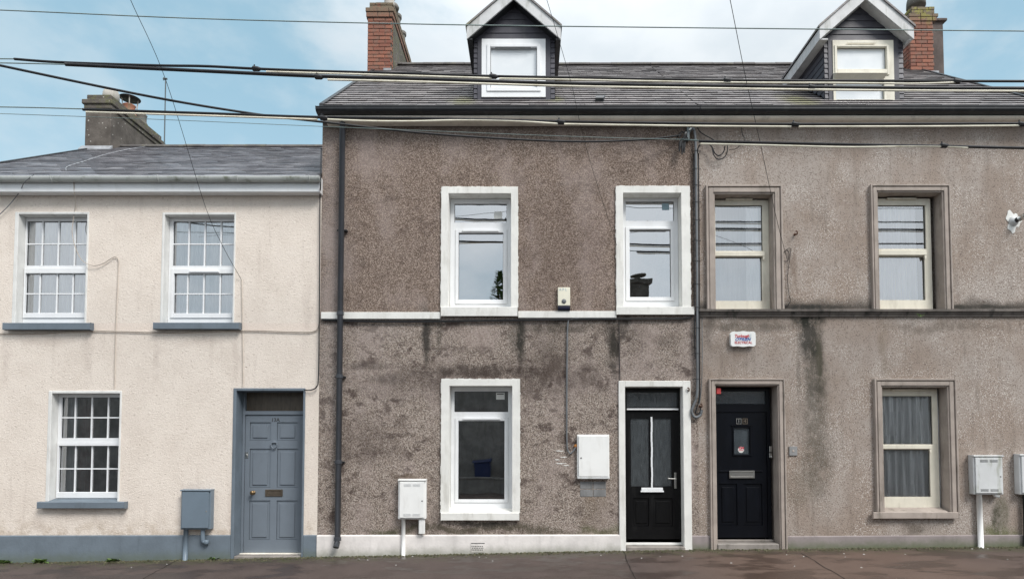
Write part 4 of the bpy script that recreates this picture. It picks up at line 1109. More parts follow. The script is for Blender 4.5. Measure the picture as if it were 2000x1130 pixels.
ch1, cx0, cx1, zt, z0 = brick_chimney(middle, (718, 765), 138, 35, [(716, 768, 25.5, 35), (715, 770, 17, 25.5), (722, 768, 5, 17)], y0, y0+1.9, 'brick_m', 'red brick chimney left of the first dormer')
rb = MB(); rb.box(cx1+.004, cx1+.012, y0+.07, y0+1.88, z0, zt-.002); rb.build('render_patch', 'stack_left', ch1)
tz = Z(5, y0)
for k, (yy, rr_) in enumerate(((.35, .13), (.95, .13), (1.5, .12))):
    pb = MB(); pb.lathe(((cx0+cx1)/2+.10, y0+yy, tz-.02), [(rr_+.02, 0), (rr_+.01, .05), (rr_*.8, .10), (rr_*.75, .34), (rr_*.95, .37), (rr_*.95, .42), (rr_*.7, .42)], 18); pb.build('chimney_pot', 'pot_pale' if k == 0 else 'pot_grey', ch1, smooth=False)
for k, (px, py, yy) in enumerate(((771.5, 15, .75), (776, 36, 1.45))):
    p = P3(px, py, y0+yy); pb = MB(); pb.lathe((p.x-.04, p.y, p.z-.06), [(.03, 0), (.11, .01), (.125, .06), (.10, .11), (.03, .12)], 18); pb.build('pot_cap', 'pot_grey', ch1, smooth=True)
fb = MB(); q = R(749, 133.5, 764, 138, y0-.02); fb.box(q[0], q[1], y0-.03, y0-.007, q[2], q[3]); fb.build('flashing', 'lead', ch1)
ch2, cx0, cx1, zt, z0 = brick_chimney(right, (1777.5, 1823.5), 140, 42, [(1775, 1828, 34, 42), (1774.5, 1831.5, 27, 34), (1780, 1825, 13, 27)], y0, y0+1.9, 'brick_r', 'lichen covered red brick chimney right of the second dormer')
mb = MB(); mb.box(cx0-.05, cx1+.06, y0-.05, y0-.012, Z(147, y0), Z(141, y0)); mb.build('flashing', 'lead', ch2, bev=.004)
pp = P3(1789, 12, y0+.25); pb = MB(); pb.lathe((pp.x, pp.y, pp.z-.03), [(.17, 0), (.165, .12), (.13, .26), (.12, .5), (.1, .5)], 20); pb.build('chimney_pot', 'pot_grey', ch2, smooth=True)
pb = MB(); pb.lathe((pp.x-.02, pp.y+.8, pp.z-.03), [(.14, 0), (.13, .14), (.11, .26), (.10, .4), (.08, .4)], 20); pb.build('chimney_pot', 'pot_grey', ch2, smooth=True)
ys = 3.15
s0, s1 = U(1820, 90, ys)[0], U(1843, 90, ys)[0]; mb = MB(); mb.box(s0, s1, ys, ys+1.4, Z(150, ys)-.8, Z(43, ys)); 
M['stack_brown'] = paint('brown_stack_render', (.13, .105, .095), .92, .3, .6, 45, .4, (.06,.05,.045))
mb.build('rendered_stack', 'stack_brown', ch2, bev=.006)
mb = MB(); mb.box(s0+.01, U(1847.5, 41, ys)[0], ys-.05, ys+1.45, Z(43.2, ys), Z(38, ys)); mb.build('stack_coping', 'stack_brown', ch2, bev=.01)
# left rendered chimney
y0 = 3.2
x0, x1 = U(166, 240, y0)[0], U(215.7, 240, y0)[0]; yl = 1.75
mb = MB(); mb.box(x0, x1, y0, y0+yl, Z(292, y0)-.7, Z(213, y0))
mb.build('tmp', 'stack_left', None); D.objects.remove(D.objects['tmp'])
def grow(d, zt_, zb_): mb.box(x0-d, x1+d, y0-d, y0+yl+d, zb_, zt_)
grow(.022, Z(204.5, y0), Z(213, y0)+.001); grow(.05, Z(195.5, y0), Z(204.5, y0)+.001); grow(-.01, Z(184, y0), Z(195.5, y0)+.001)
ch3 = mb.build('chimney', 'stack_left', left, bev=.012); ch3['label'] = 'grey rendered chimney stained with lichen'
zt = Z(184, y0)
pb = MB(); pb.lathe(((x0+x1)/2+.05, y0+.3, zt-.02), [(.15, 0), (.15, .14), (.145, .2), (.12, .26), (.07, .29)], 20); pb.build('chimney_pot', 'pot_pale', ch3, smooth=True)
for k, yy in enumerate((.85, 1.25)):
    c = ((x0+x1)/2+.07, y0+yy)
    pb = MB(); pb.lathe((c[0], c[1], zt-.05), [(.15, 0), (.14, .08), (.11, .14), (.11, .26), (.125, .28), (.1, .28)], 20); p_ = pb.build('chimney_pot', 'pot' if k == 0 else 'pot_grey', ch3, smooth=True)
p = P3(254, 193, y0+.95)
cb = MB(); cb.lathe((p.x, p.y, p.z-.01), [(.20, 0), (.205, .012), (.12, .05), (.02, .065)], 24); cb.build('cowl', 'black_plastic', ch3, smooth=True)
for a in range(4): 
    s_ = MB(); an = a*math.pi/2+.5; s_.tube([(p.x+.13*math.cos(an), p.y+.13*math.sin(an), p.z-.2), (p.x+.15*math.cos(an), p.y+.15*math.sin(an), p.z)], .012, 6); s_.build('cowl_strut', 'pot_pale', ch3)
# lead line along the chimney on the left roof
fl = MB(); e0 = roofz(E_left, R_left, y0)
fl.hexa([(x0-.05, y0-.10, roofz(E_left, R_left, y0-.1)+.005), (x1+.06, y0-.10, roofz(E_left, R_left, y0-.1)+.005), (x1+.06, y0-.005, e0+.01), (x0-.05, y0-.005, e0+.01), (x0-.05, y0-.10, roofz(E_left, R_left, y0-.1)+.03), (x1+.06, y0-.10, roofz(E_left, R_left, y0-.1)+.03), (x1+.06, y0-.005, e0+.07), (x0-.05, y0-.005, e0+.07)])
fl.build('flashing', 'lead', ch3)
# cable lying on the left roof slope
def onroof(px, py):
    lo, hi = E_left[0], R_left[0]
    for _ in range(40):
        m_ = (lo+hi)/2; z = U(px, py, m_)[1]
        if z > roofz(E_left, R_left, m_): lo = m_
        else: hi = m_
    x, z = U(px, py, lo); return Vector((x, lo, z+.025))

# aerial mast
p0 = P3(321, 287, LRY); p1 = P3(323.5, 157, LRY)
ms_ = thing('aerial_mast', (p0.x, LRY, p0.z), 'thin bare aerial mast standing on the ridge behind the cream house', 'aerial')
mb = MB(); mb.tube([p0-Vector((0, 0, .2)), p1], .012, 8); mb.build('pole', 'galv', ms_)
mb = MB(); mb.tube([p1+Vector((-.05, 0, .03)), p1+Vector((.03, 0, .03))], .02, 8); mb.tube([p1+Vector((-.04, 0, -.0)), p1+Vector((-.04, 0, .06))], .012, 6); mb.build('clamp', 'galv', ms_)

# ---------------------------------------------------------------- right end neighbour
nb = thing('terraced_house', (10.5, 0, gz(10)), 'neighbouring house at the right edge, only its lower slate roof in view', 'house')
mb = MB(); X0, X1 = X_R+.03, 13.5; zt = E_main[1]-.25
mb.box(X0, X1, 0, 6, -.7, zt); mb.build('wall', 'wall_grey', nb)
slates('roof', nb, X0, X1, (-.2, E_main[1]-.12), (3.3, Z(177, 3.3)), 'slate_main')

# ---------------------------------------------------------------- meter boxes & wall fittings
def meter_box(loc, w, h, d, mat, label, louvre=True, keyside=1, group=None, pipe=None, stub=None, pmat=None):
    x, z = loc; t = thing('meter_box', (x, 0, z), label, 'meter box', group)
    mb = MB(); mb.box(x-w/2, x+w/2, -d+.018, .003, z-h/2, z+h/2); mb.build('casing', mat, t, bev=.008)
    mb = MB(); mb.prism_x([(-d-.004, z+h/2-.014), (-d-.004, z+h/2+.002), (-.0, z+h/2+.008), (0, z+h/2+.001)], x-w/2-.002, x+w/2+.002); mb.build('lid', mat, t, bev=.003)
    e = .022; dr = (x-w/2+e, x+w/2-e, z-h/2+e, z+h/2-e-.006); mb = MB(); mb.box(dr[0], dr[1], -d, -d+.017, dr[2], dr[3]); dd = mb.build('door', mat, t, bev=.004)
    if louvre:
        lb_ = MB()
        for zz in (dr[3]-.045, dr[2]+.045):
            for s_ in (-1, 1):
                for k in range(3):
                    c = x+s_*w*.165; lb_.box(c-w*.13, c+w*.13, -d-.003, -d-.0005, zz-.018+k*.013, zz-.012+k*.013)
        lb_.build('louvres', 'meter_old' if mat == 'meter_white' else ('concrete' if mat == 'meter_old' else mat), dd)
    lk = MB(); lk.lathe((x+keyside*(w/2-.05), -d, z-.02), [(.011, 0), (.011, .003), (.006, .005)], 12, 'y'); lk.build('key_lock', 'concrete', dd)
    if pipe: pb_ = MB(); pb_.tube([(pipe[0], -.05, z-h/2+.01), (pipe[1], -.05, gz(pipe[1])-.05)], pipe[2], 12); pb_.build('pipe', pmat or mat, t, smooth=True)
    if stub: stub(t, x, z, w, h, d)
    return t
q = R(354, 956, 412, 1033, -.09)
def stubA(t, x, z, w, h, d):
    px = U(396, 1030, -.06)[0]; zb_ = U(396, 1058, -.06)[1]
    s_ = MB(); s_.tube(spline([(px, -.05, z-h/2), (px, -.05, zb_+.05), (px+.01, -.05, zb_+.01), (px+.05, -.05, zb_)], 5), .03, 12); s_.lathe((px+.05, -.05, zb_-.03), [(.03, 0), (.034, .02), (.034, .04), (.03, .06)], 12); s_.build('short_pipe', 'meter_blue', t, smooth=True)
meter_box(((q[0]+q[1])/2, (q[2]+q[3])/2), q[1]-q[0], q[3]-q[2], .12, 'meter_blue', 'blue grey painted meter box beside the blue grey door', False, 1, pipe=(U(363, 1050, -.05)[0], U(361.5, 1090, -.05)[0], .032), stub=stubA)
q = R(778, 936, 832, 1013, -.09)
def stubB(t, x, z, w, h, d):
    a = R(818, 1010, 830, 1042, -.06); s_ = MB(); s_.box(a[0], a[1], -.085, -.034, a[2], z-h/2+.002); s_.build('short_pipe', 'meter_white', t, bev=.01)
meter_box(((q[0]+q[1])/2, (q[2]+q[3])/2), q[1]-q[0], q[3]-q[2], .12, 'meter_white', 'clean white meter box low on the pebbledash wall beside the black downpipe', True, 1, 'white meter boxes on stalks', pipe=(U(787.5, 1050, -.06)[0], U(787.5, 1085, -.06)[0], .028), stub=stubB)
q = R(1900, 889, 1958, 965, -.09)
def stubC(t, x, z, w, h, d):
    c = U(1946, 968, -.06); s_ = MB(); s_.tube([(c[0]-.03, -.05, z-h/2+.01), (c[0]-.02, -.06, z-h/2-.02), (c[0]+.03, -.08, z-h/2-.03)], .022, 10); s_.build('short_pipe', 'meter_white', t, smooth=True)
meter_box(((q[0]+q[1])/2, (q[2]+q[3])/2), q[1]-q[0], q[3]-q[2], .12, 'meter_old', 'grimy white meter box right of the lower cream sash window', True, 1, 'white meter boxes on stalks', pipe=(U(1913, 966, -.06)[0], U(1917, 1066, -.06)[0], .036), stub=stubC, pmat='meter_white')
q = R(1990, 887, 2048, 965, -.09)
meter_box(((q[0]+q[1])/2, (q[2]+q[3])/2), q[1]-q[0], q[3]-q[2], .12, 'meter_old', 'grimy white meter box cut off by the right edge of the photo', True, 1, 'white meter boxes on stalks', pipe=(U(2003, 966, -.06)[0], U(2005, 1066, -.06)[0], .03), pmat='black_plastic')
# electricity cabinet
q = R(1127.5, 848, 1190.5, 934, -.07); x, z = (q[0]+q[1])/2, (q[2]+q[3])/2
t = thing('electricity_cabinet', (x, 0, z), 'flat white electricity cabinet left of the black glazed door', 'cabinet')
mb = MB(); mb.box(q[0], q[1], -.055, .003, q[2], q[3]); mb.build('casing', 'meter_white', t, bev=.006)
mb = MB(); mb.box(q[0]+.02, q[1]-.015, -.075, -.056, q[2]+.03, q[3]-.018); dd = mb.build('door', 'meter_white', t, bev=.004)
mb = MB(); mb.box(q[0]+.004, q[1]-.0, -.078, -.056, q[2]-.002, q[2]+.024); mb.build('drip_edge', 'meter_old', t, bev=.003)
mb = MB(); mb.lathe((q[0]+.055, -.075, z-.02), [(.013, 0), (.013, .003), (.006, .005)], 12, 'y'); mb.build('key_lock', 'concrete', dd)
mb = MB(); a = R(1132.5, 939, 1184, 969.5)
for r_ in range(2):
    for c in range(2):
        w2 = (a[1]-a[0])/2; h2 = (a[3]-a[2])/2; mb.box(a[0]+c*w2+.004, a[0]+(c+1)*w2-.004, -.006+.002*r_, .002, a[2]+r_*h2+.004, a[2]+(r_+1)*h2-.004)
mb.build('cement_patch', 'concrete', middle, bev=.003)
q = R(1122, 866, 1129, 876, -.03); mb = MB(); mb.lathe(((q[0]+q[1])/2, -.005, (q[2]+q[3])/2), [(.035, 0), (.028, .02), (.012, .03)], 10, 'y'); mb.build('sealant_blob', 'orange', t)

# alarm box (cream and navy)
q = R(1089.5, 561, 1113.5, 605, -.05); x, z = (q[0]+q[1])/2, (q[2]+q[3])/2
t = thing('alarm_box', (x, 0, z), 'cream and navy alarm box on the white band of the pebbledash wall', 'alarm box')
zc = U(1101, 597, -.05)[1]
mb = MB(); mb.box(q[0], q[1], -.06, .003, zc+.002, q[3]); mb.build('casing', 'alarm_cream', t, bev=.005)
mb = MB(); mb.prism_x([(-.055, zc), (-.068, zc-.012), (-.062, q[2]+.006), (-.05, q[2]), (.003, q[2]), (.003, zc)], q[0]+.002, q[1]-.002); mb.build('beacon', 'navy', t, bev=.006)
bx, bz = U(1101.5, 588, -.06); mb = MB(); mb.lathe((bx, -.06, bz), [(.034, 0), (.032, .008), (.022, .014), (.006, .017)], 20, 'y'); mb.build('dome', 'cable_grey', t, smooth=True)
text('A P L', 1099.5, 565.5, 5.0, -.0612, 'ink_pale', t)
# white curved alarm box with lettering
cx, cz = U(1451.5, 661.5, -.05); w, h = U(1476, 661, -.05)[0]-U(1427, 661, -.05)[0], .205
t = thing('alarm_box', (cx, 0, cz), 'white curved alarm box with red and blue lettering above the solid black door', 'alarm box')
pts = []
for s_, (a0, a1) in ((1, (0, 1)), (-1, (1, 0))):
    n = 24
    for k in range(n+1):
        u = -1+2*k/n; u = u if s_ > 0 else -u
        x_ = u*w/2; edge = (1-abs(u)**9)**(1/3.)
        wav = h/2*(.93-.05*math.cos(u*3.1415*1.5)**2+.07*abs(math.sin(u*2.6))) if True else h/2
        wav = h/2*(.95+.05*math.cos(abs(u)*2*math.pi*1.05))
        pts.append((cx+x_, cz+s_*wav*edge))
mb = MB(); mb.prism_y(pts, -.055, .003); body = mb.build('casing', 'meter_white', t, bev=.012, seg=2)
text('Turlough', 1449, 656, 6.0, -.057, 'ink_red', t, shear=.2, squash=.95, bold=.002)
text("O'BRIEN", 1450.5, 662.5, 6.2, -.057, 'ink_blue', t, shear=.35, squash=.95, bold=.002)
text('ELECTRICAL', 1452, 668.8, 4.6, -.057, 'ink_red', t, squash=.98, bold=.001)
mb = MB()
for k in range(3): a = P3(1464+k*1.6, 652, -.0572); b = P3(1462+k*1.8, 664.5, -.0572); mb.tube([a, b], .0016, 4)
mb.build('swoosh_lines', 'ink_pale', t)
# flue outlet on the far right
p = P3(1979, 432, 0)
t = thing('flue_outlet', (p.x, 0, p.z), 'small metal flue outlet in a white mortar patch near the right edge', 'flue')
mb = MB(); pr = []
for k in range(26):
    an = 2*math.pi*k/26; rr_ = .125+.03*math.sin(3*an+1)+.02*math.sin(7*an); pr.append((p.x+rr_*math.cos(an)*.85, p.z+rr_*math.sin(an)*1.15))
mb.prism_y(pr, -.006, .002); mb.build('mortar_patch', 'paper', t)
mb = MB(); mb.lathe((p.x, 0, p.z), [(.075, 0), (.07, .02), (.05, .035), (.045, .05)], 20, 'y'); mb.build('collar', 'upvc_old', t, smooth=True)
mb = MB(); mb.tube([(p.x+.01, -.04, p.z), (p.x+.025, -.075, p.z+.01)], .036, 16); mb.build('pipe', 'black_plastic', t, smooth=True)
mb = MB(); mb.tube([(p.x+.025, -.075, p.z+.01), (p.x+.06, -.16, p.z+.03)], .042, 16); mb.build('cowl', 'steel', t, smooth=True)
# door bell plate
q = R(1541, 871, 1557, 889, -.01); t = thing('bell_plate', ((q[0]+q[1])/2, 0, (q[2]+q[3])/2), 'grey square bell plate painted over beside the solid black door', 'bell')
mb = MB(); mb.box(q[0], q[1], -.018, .002, q[2], q[3]); mb.build('plate', 'concrete', t, bev=.004)
mb = MB(); mb.lathe(((q[0]+q[1])/2, -.018, (q[2]+q[3])/2), [(.016, 0), (.014, .005), (.006, .006)], 14, 'y'); mb.build('button', 'mould', t)
# rusty hooks
for (px, py, lab) in ((1552, 458, 'rusty iron hook on the grey wall right of the upper sash window'), (1367, 793, 'rusty pipe bracket in the loop of cables between the two black doors'), (1342, 762, 'small rusty bracket at the top corner of the white door surround')):
    p = P3(px, py, 0); mb = MB(); mb.lathe((p.x, 0, p.z), [(.02, 0), (.014, .01), (.010, .03)], 8, 'y'); mb.tube(spline([(p.x, -.02, p.z), (p.x+.015, -.05, p.z-.01), (p.x+.01, -.06, p.z+.03), (p.x-.01, -.05, p.z+.03)], 4), .009, 6)
    tag(mb.build('hook', 'rust'), lab, 'hook')
# air brick
q = R(920, 1061, 946.5, 1078, -.035); mb = MB(); hl = []
w1 = (q[1]-q[0])/8; h1 = (q[3]-q[2])/5
for r_ in range(3):
    for c in range(7):
        cx_ = q[0]+(c+.6+(r_ % 2)*.35)*w1; cz_ = q[2]+(r_+1.5)*h1; hl.append((cx_-.007, cx_+.007, cz_-.008, cz_+.008))
mb.plate(q, hl, -.040, -.033); mb.build('air_brick', 'plinth_white', middle)
mb = MB(); mb.box(q[0]+.005, q[1]-.005, -.0335, -.0325, q[2]+.005, q[3]-.004); mb.box(q[0], q[1], -.036, -.033, q[3]+.001, q[3]+.012); mb.build('air_brick_void', 'ink_dark', middle)
for (a, b, w2) in ((1093, 880, 9), (1101, 892, 7), (1096, 904, 11), (1106, 908, 6), (1089, 897, 5)):
    mb = MB(); up = []; dn = []
    for k in range(9):
        u = -1+k/4; e = .006*(1-u*u)+.0008; x_, z_ = U(a+u*w2, b+random.uniform(-.5, .5)); up.append((x_, z_+e*random.uniform(.4, 1.6))); dn.append((x_, z_-e*random.uniform(.4, 1.6)))
    mb.prism_y(up+dn[::-1], -.003, .001); mb.build('paint_daub', 'white_trim', middle)
# paper labels in the middle house windows
wm = [o for o in D.objects if o.name.startswith('window') and o.parent == middle]
for w_, (a, mt) in zip(wm, (((965, 413, 981, 427), 'paper'), ((1293, 397, 1307, 410), 'ink_pale'), ((969, 766, 985.5, 779.5), 'paper'))):
    q = R(*a, mr+.028); mb = MB(); mb.box(q[0], q[1], mr+.0285, mr+.0305, q[2], q[3]); mb.build('label_sheet', mt, w_)
    if mt == 'paper' and a[1] > 700: mb = MB(); mb.box(q[0]+.012, q[1]-.012, mr+.0275, mr+.0284, q[3]-.03, q[3]-.015); mb.build('label_print', 'ink_dark', w_)

# ---------------------------------------------------------------- cables
def px_path(pts, y): return [P3(a, b, (c if c is not None else y)) for (a, b, *r_) in pts for c in [(r_[0] if r_ else None)]]
def cable(pts, y, r, mat, label, name='cable', cat='cable', n=8, seg=6, group=None):
    mb = MB(); mb.tube(spline(px_path(pts, y), n), r, seg)
    return tag(mb.build(name, mat, smooth=True), label, cat, group)
CY = -2.1; k7 = (CD+CY)/F    # metres per photo pixel at that depth
def off(pts, d): return [(a, b+d, *c) for a, b, *c in pts]
def sleeved(label, thin, dark, cream, clamps, y, r=3.4, rc=2.0, do=4.6):
    s0_ = P3(*dark[0][:2], y); t = thing('overhead_cable', s0_, label, 'cable')
    if thin: mb = MB(); mb.tube(spline(px_path(thin, y), 6), 1.1*k7, 6); mb.build('thin_lead', 'cable_green', t, smooth=True)
    mb = MB(); mb.tube(spline(px_path(dark, y), 10), r*k7, 8); mb.build('black_sleeve', 'cable', t, smooth=True)
    for c in cream: mb = MB(); mb.tube(spline(px_path(off(c, do), y-.004), 10), rc*k7, 8); mb.build('cream_conductor', 'cable_cream', t, smooth=True)
    for (px, py) in clamps:
        p = P3(px, py, y); mb = MB(); mb.tube([p+Vector((-.05, 0, .006)), p+Vector((-.03, 0, .0)), p+Vector((.03, 0, -.006)), p+Vector((.07, 0, -.002))], [.008, .03, .026, .006], 8); mb.tube([p+Vector((-.02, 0, -.03)), p+Vector((-.02, 0, .045))], .008, 6)
        mb.build('clamp', 'cable', t)
    return t
sleeved('topmost thick black overhead cable, starting near the left edge', [(-320, 113), (0, 115), (30, 116)],
        [(28, 115.5), (120, 122), (300, 128), (400, 129.5), (500, 134.5), (620, 139), (800, 144), (963, 149), (1100, 151.5), (1420, 157), (1700, 158), (1870, 158.5), (2050, 159), (2400, 160)],
        [[(520, 136), (800, 144), (960, 149)], [(975, 149.5), (1100, 151.5), (1420, 157), (1640, 158), (1780, 159.5), (1866, 157)]], [(500, 134), (963, 149), (1420, 157), (1868, 158.5)], CY, 2.5, 1.8, 4.2)
sleeved('second thick black overhead cable running just below the topmost one', [(-320, 117), (0, 123), (130, 126)],
        [(128, 126), (400, 139), (620, 149), (850, 155.5), (1100, 163), (1350, 167), (1585, 170), (1800, 172), (2050, 173), (2400, 175)],
        [[(640, 150.5), (850, 155.5), (1100, 163), (1350, 167), (1585, 170), (1800, 172), (2050, 173), (2400, 175)]], [(622, 150), (1585, 170)], CY-.06, 3.4, 2.0, 5.2)
sleeved('thick black overhead cable crossing the pebbledash wall below the dark gutter', [(-320, 207), (0, 209), (165, 213)],
        [(162, 214), (400, 221.5), (620, 229), (850, 232), (1000, 235), (1100, 237.5), (1340, 241), (1553, 242.5), (1800, 242), (2000, 241.5), (2400, 243)],
        [[(168, 214.5), (400, 221.5), (620, 229)], [(640, 229), (720, 232), (800, 232.5), (900, 230.5), (1000, 232), (1090, 237.5)], [(1102, 238), (1340, 241.5), (1545, 243)], [(1560, 243), (1800, 242.5), (1990, 241)]], [(632, 230), (1095, 238), (1553, 242.5), (1994, 242)], CY+.1, 2.8, 1.9, 4.4)
sleeved('thick black overhead cable starting beside the wall brackets on the grey house', [(1330, 272, -1.9), (1368, 275)],
        [(1365, 276), (1500, 279), (1700, 283), (1843, 285.5), (2000, 289), (2400, 297)],
        [[(1368, 276), (1500, 279), (1650, 282.5), (1780, 281), (1843, 281.5), (1890, 284)]], [(1843, 284)], CY+.2, 3.0, 1.9, 4.8)
cable([(-300, 10), (0, 20), (400, 37), (850, 48), (1300, 54), (2000, 61), (2400, 63)], CY-.3, 1.0*k7, 'cable_green', 'thin pale wire crossing the sky above all other wires', 'overhead_wire', 'wire')
cable([(0, 222, -2), (300, 233, -1.8), (628, 247, -1.5), (1100, 266, -1.0), (1320, 272, -.5), (1362, 273, -.1)], 0, .6*k7, 'cable_green', 'thin pale green wire sloping down to the wall bracket', 'overhead_wire', 'wire')
cable([(-300, 62, -2.6), (0, 128, -2.4), (300, 190, -2.0), (500, 223, -1.6), (628, 238, -1.3), (850, 262, -.9), (1100, 276, -.5), (1250, 273, -.25), (1330, 264, -.1)], 0, .0135, 'cable', 'black service cable sloping from the upper left down to the wall bracket', 'service_cable')
cable([(235, -60, -3.5), (255, 0, -3.2), (325, 160, -2.0), (400, 400, -.7), (435, 480, -.3), (471, 545, -.01)], 0, .0032, 'cable', 'thin dark wire dropping across the sky to the cream wall', 'drop_wire', 'wire')
cable([(1048, -60, -3.4), (1068, 0, -3.1), (1115, 160, -2.1), (1135, 250, -1.5), (1160, 340, -.8), (1205, 480, -.02)], 0, .0026, 'cable', 'thin dark wire dropping in front of the pebbledash wall', 'drop_wire', 'wire')
cable([(1412, -60, -3.5), (1426, 0, -3.2), (1458, 160, -2.2), (1485, 280, -1.4), (1515, 420, -.5), (1537, 505, -.02)], 0, .0034, 'cable', 'thin dark wire dropping to a coil on the grey wall', 'drop_wire', 'wire')
cable([(1536, 488), (1541, 494), (1539, 508), (1531, 510), (1529, 500), (1534, 489), (1543, 485), (1543, 500), (1538, 540), (1541, 575), (1544, 588), (1535, 598), (1531, 592)], -.02, .0045, 'cable', 'small coil of dark wire pinned on the grey wall', 'wire_coil', 'wire', 6)
cable([(-20, 432, -.05), (0, 418, -.04), (20, 398, -.05), (38, 375, -.10), (48, 356, -.24), (66, 341, -.24)], 0, .0055, 'cable_grey', 'grey wire looping from the white gutter to the left edge', 'wall_cable')
p_ = [onroof(283, 288.5), onroof(240, 296), onroof(200, 306), onroof(160, 319), onroof(132, 328), onroof(129, 336)]
mb = MB(); mb.tube(spline(p_, 6), .005, 6); tag(mb.build('roof_cable', 'lead', smooth=True), 'pale cable lying down the slope of the left roof from the rendered chimney', 'cable')
cable([(144, 352, -.16), (145, 376, -.14), (147, 400, -.03), (143, 430, .02), (141, 455, -.02), (147, 482, -.06), (160, 508, -.06), (180, 518, -.04), (200, 515, -.03), (222, 502, -.02), (230, 506, -.015), (230.5, 525, -.012), (227, 600, -.012), (224, 690, -.012), (223, 758, -.012)], 0, .0055, 'cable_wall', 'thin painted wire looping over the left window and down the cream wall', 'wall_cable')
cable([(471.5, 546), (472.5, 600), (473.5, 680), (474, 753)], -.012, .005, 'cable_wall', 'thin painted wire running straight down above the blue grey door', 'wall_cable')
cable([(-60, 650), (60, 650.5), (180, 646), (330, 648.5), (470, 645), (590, 648), (614, 646), (621, 640), (624, 628)], -.018, .008, 'cable_wall', 'painted cable running across the cream wall below the upper windows', 'wall_cable')
cable([(627.5, 290, -.04), (626, 360, -.20), (625, 385, -.05), (624.5, 500, -.04), (623.5, 620, -.04), (622, 735, -.04), (618, 755, -.05), (607, 761, -.04), (594, 761, -.03)], 0, .009, 'cable', 'black cable running down the seam between cream and pebbledash walls', 'wall_cable')
mb = MB()
for dy, dx in ((0, 0), (2.2, 8)):
    mb.tube(spline(px_path([(629, 623+dy), (660, 624.5+dy), (740, 626.5+dy), (860, 626+dy), (1000, 624+dy), (1100, 622.5+dy), (1200, 621.5+dy), (1330, 620.5+dy), (1352, 616+dy)], -.03), 8), .009, 6)
tag(mb.build('cable_pair', 'cable', smooth=True), 'pair of black cables clipped under the white band of the pebbledash wall', 'cable')
cable([(1132, 621), (1115, 624), (1109, 634), (1107.5, 700), (1107, 800), (1107.5, 868), (1112, 884), (1118, 882), (1125, 872)], -.025, .012, 'cable_grey', 'grey cable dropping to the white electricity cabinet', 'wall_cable')
cable([(1209, 625), (1209.5, 680), (1211, 742)], -.016, .006, 'cable', 'black wire running down to the white door surround', 'wall_cable')
# the bundle between the two houses
cg = 'cables running down the join between the pebbledash and grey walls'
cable([(1351, 249, -.06), (1356, 256, -.06), (1358.5, 280, -.05), (1359.5, 350, -.05), (1361, 500, -.05), (1362, 700, -.05), (1361.5, 768, -.05), (1355, 790, -.05), (1351, 803, -.05), (1357, 814, -.05), (1367, 811, -.05), (1371, 800, -.05)], 0, .020, 'cable_grey', 'thickest grey cable running down the join and looping below the door heads', 'wall_cable', group=cg)
cable([(1364, 300), (1365.5, 500), (1366, 700), (1366.5, 770), (1361, 795), (1358, 806), (1366, 806), (1369, 795)], -.045, .010, 'cable', 'black cable clipped to the right of the thickest grey cable', 'wall_cable', group=cg)
cable([(1355, 300), (1355.5, 500), (1356.5, 640), (1358, 700)], -.045, .008, 'cable', 'black cable clipped to the left of the thickest grey cable', 'wall_cable', group=cg)
cable([(1371, 620), (1371.5, 700), (1370, 755), (1366, 790)], -.03, .006, 'cable_grey', 'thin grey cable at the right of the cable bundle', 'wall_cable', group=cg)
mb = MB()
for py in (295, 330, 362, 395, 430, 470, 510, 555, 600, 640, 690, 740):
    a, b = P3(1353, py, -.05), P3(1368, py, -.05); mb.tube([a+Vector((0, .03, 0)), a+Vector((0, -.012, .0)), (a+b)/2+Vector((0, -.024, 0)), b+Vector((0, -.012, 0)), b+Vector((0, .03, 0))], .0035, 5)
tag(mb.build('cable_ties', 'cable'), 'row of black ties binding the cable bundle at the join of the walls', 'cable ties')
# bracket with the tangle of connectors
p = P3(1340, 262, 0)
t = thing('cable_bracket', (p.x, 0, p.z), 'wall bracket with a tangle of black connectors below the gutter', 'bracket')
mb = MB(); mb.box(p.x-.01, p.x+.03, -.09, .003, p.z-.12, p.z+.06); mb.tube([(p.x+.09, -.06, p.z+.10), (p.x+.02, -.06, p.z-.04)], .010, 6); mb.build('plate', 'galv', t, bev=.004)
for k in range(9):
    a = P3(1340+random.uniform(-8, 5), 262+random.uniform(-6, 14), -.08-random.uniform(0, .05)); b = P3(1333+random.uniform(-6, 6), 282+random.uniform(-4, 8), -.10)
    mb = MB(); mb.tube(spline([a, (a+b)/2+Vector((random.uniform(-.05, .05), -.02, random.uniform(-.02, .03))), b], 4), .0065, 6); mb.build('lead', 'cable', t)
for (a, b, c) in ((1328, 276, 296), (1333, 280, 302), (1337, 278, 299), (1331, 272, 286), (1337, 268, 284)):
    mb = MB(); u0, u1 = P3(a, b, -.11), P3(a-1, c, -.11); mb.tube([u0, u0.lerp(u1, .5), u1], [.016, .017, .009], 8); mb.build('connector', 'cable', t)
mb = MB(); mb.tube(spline(px_path([(1322, 271, -.1), (1326, 262, -.09), (1332, 257, -.09), (1338, 262, -.09)], 0), 4), .008, 6); mb.build('loop', 'cable', t)
mb = MB(); mb.tube([P3(1340, 258, -.1), P3(1337, 272, -.12)], .007, 6); mb.tube([P3(1350, 250, -.1), P3(1346, 254, -.1)], .012, 6); mb.build('insulator', 'paper', t)
cable([(1362, 300, -.04), (1364, 288, -.06), (1372, 280, -.08), (1384, 281, -.08), (1391, 288, -.08), (1396, 299, -.07), (1404, 304, -.06), (1413, 297, -.06), (1416, 285, -.08)], 0, .009, 'cable', 'black cable looping right from the bundle under the gutter', 'wall_cable')
cable([(1391, 290, -.08), (1394, 302, -.08), (1402, 311, -.07), (1414, 308, -.07), (1420, 297, -.08), (1421, 283, -.08)], 0, .008, 'cable', 'lower black cable loop with silver connector under the gutter', 'wall_cable')
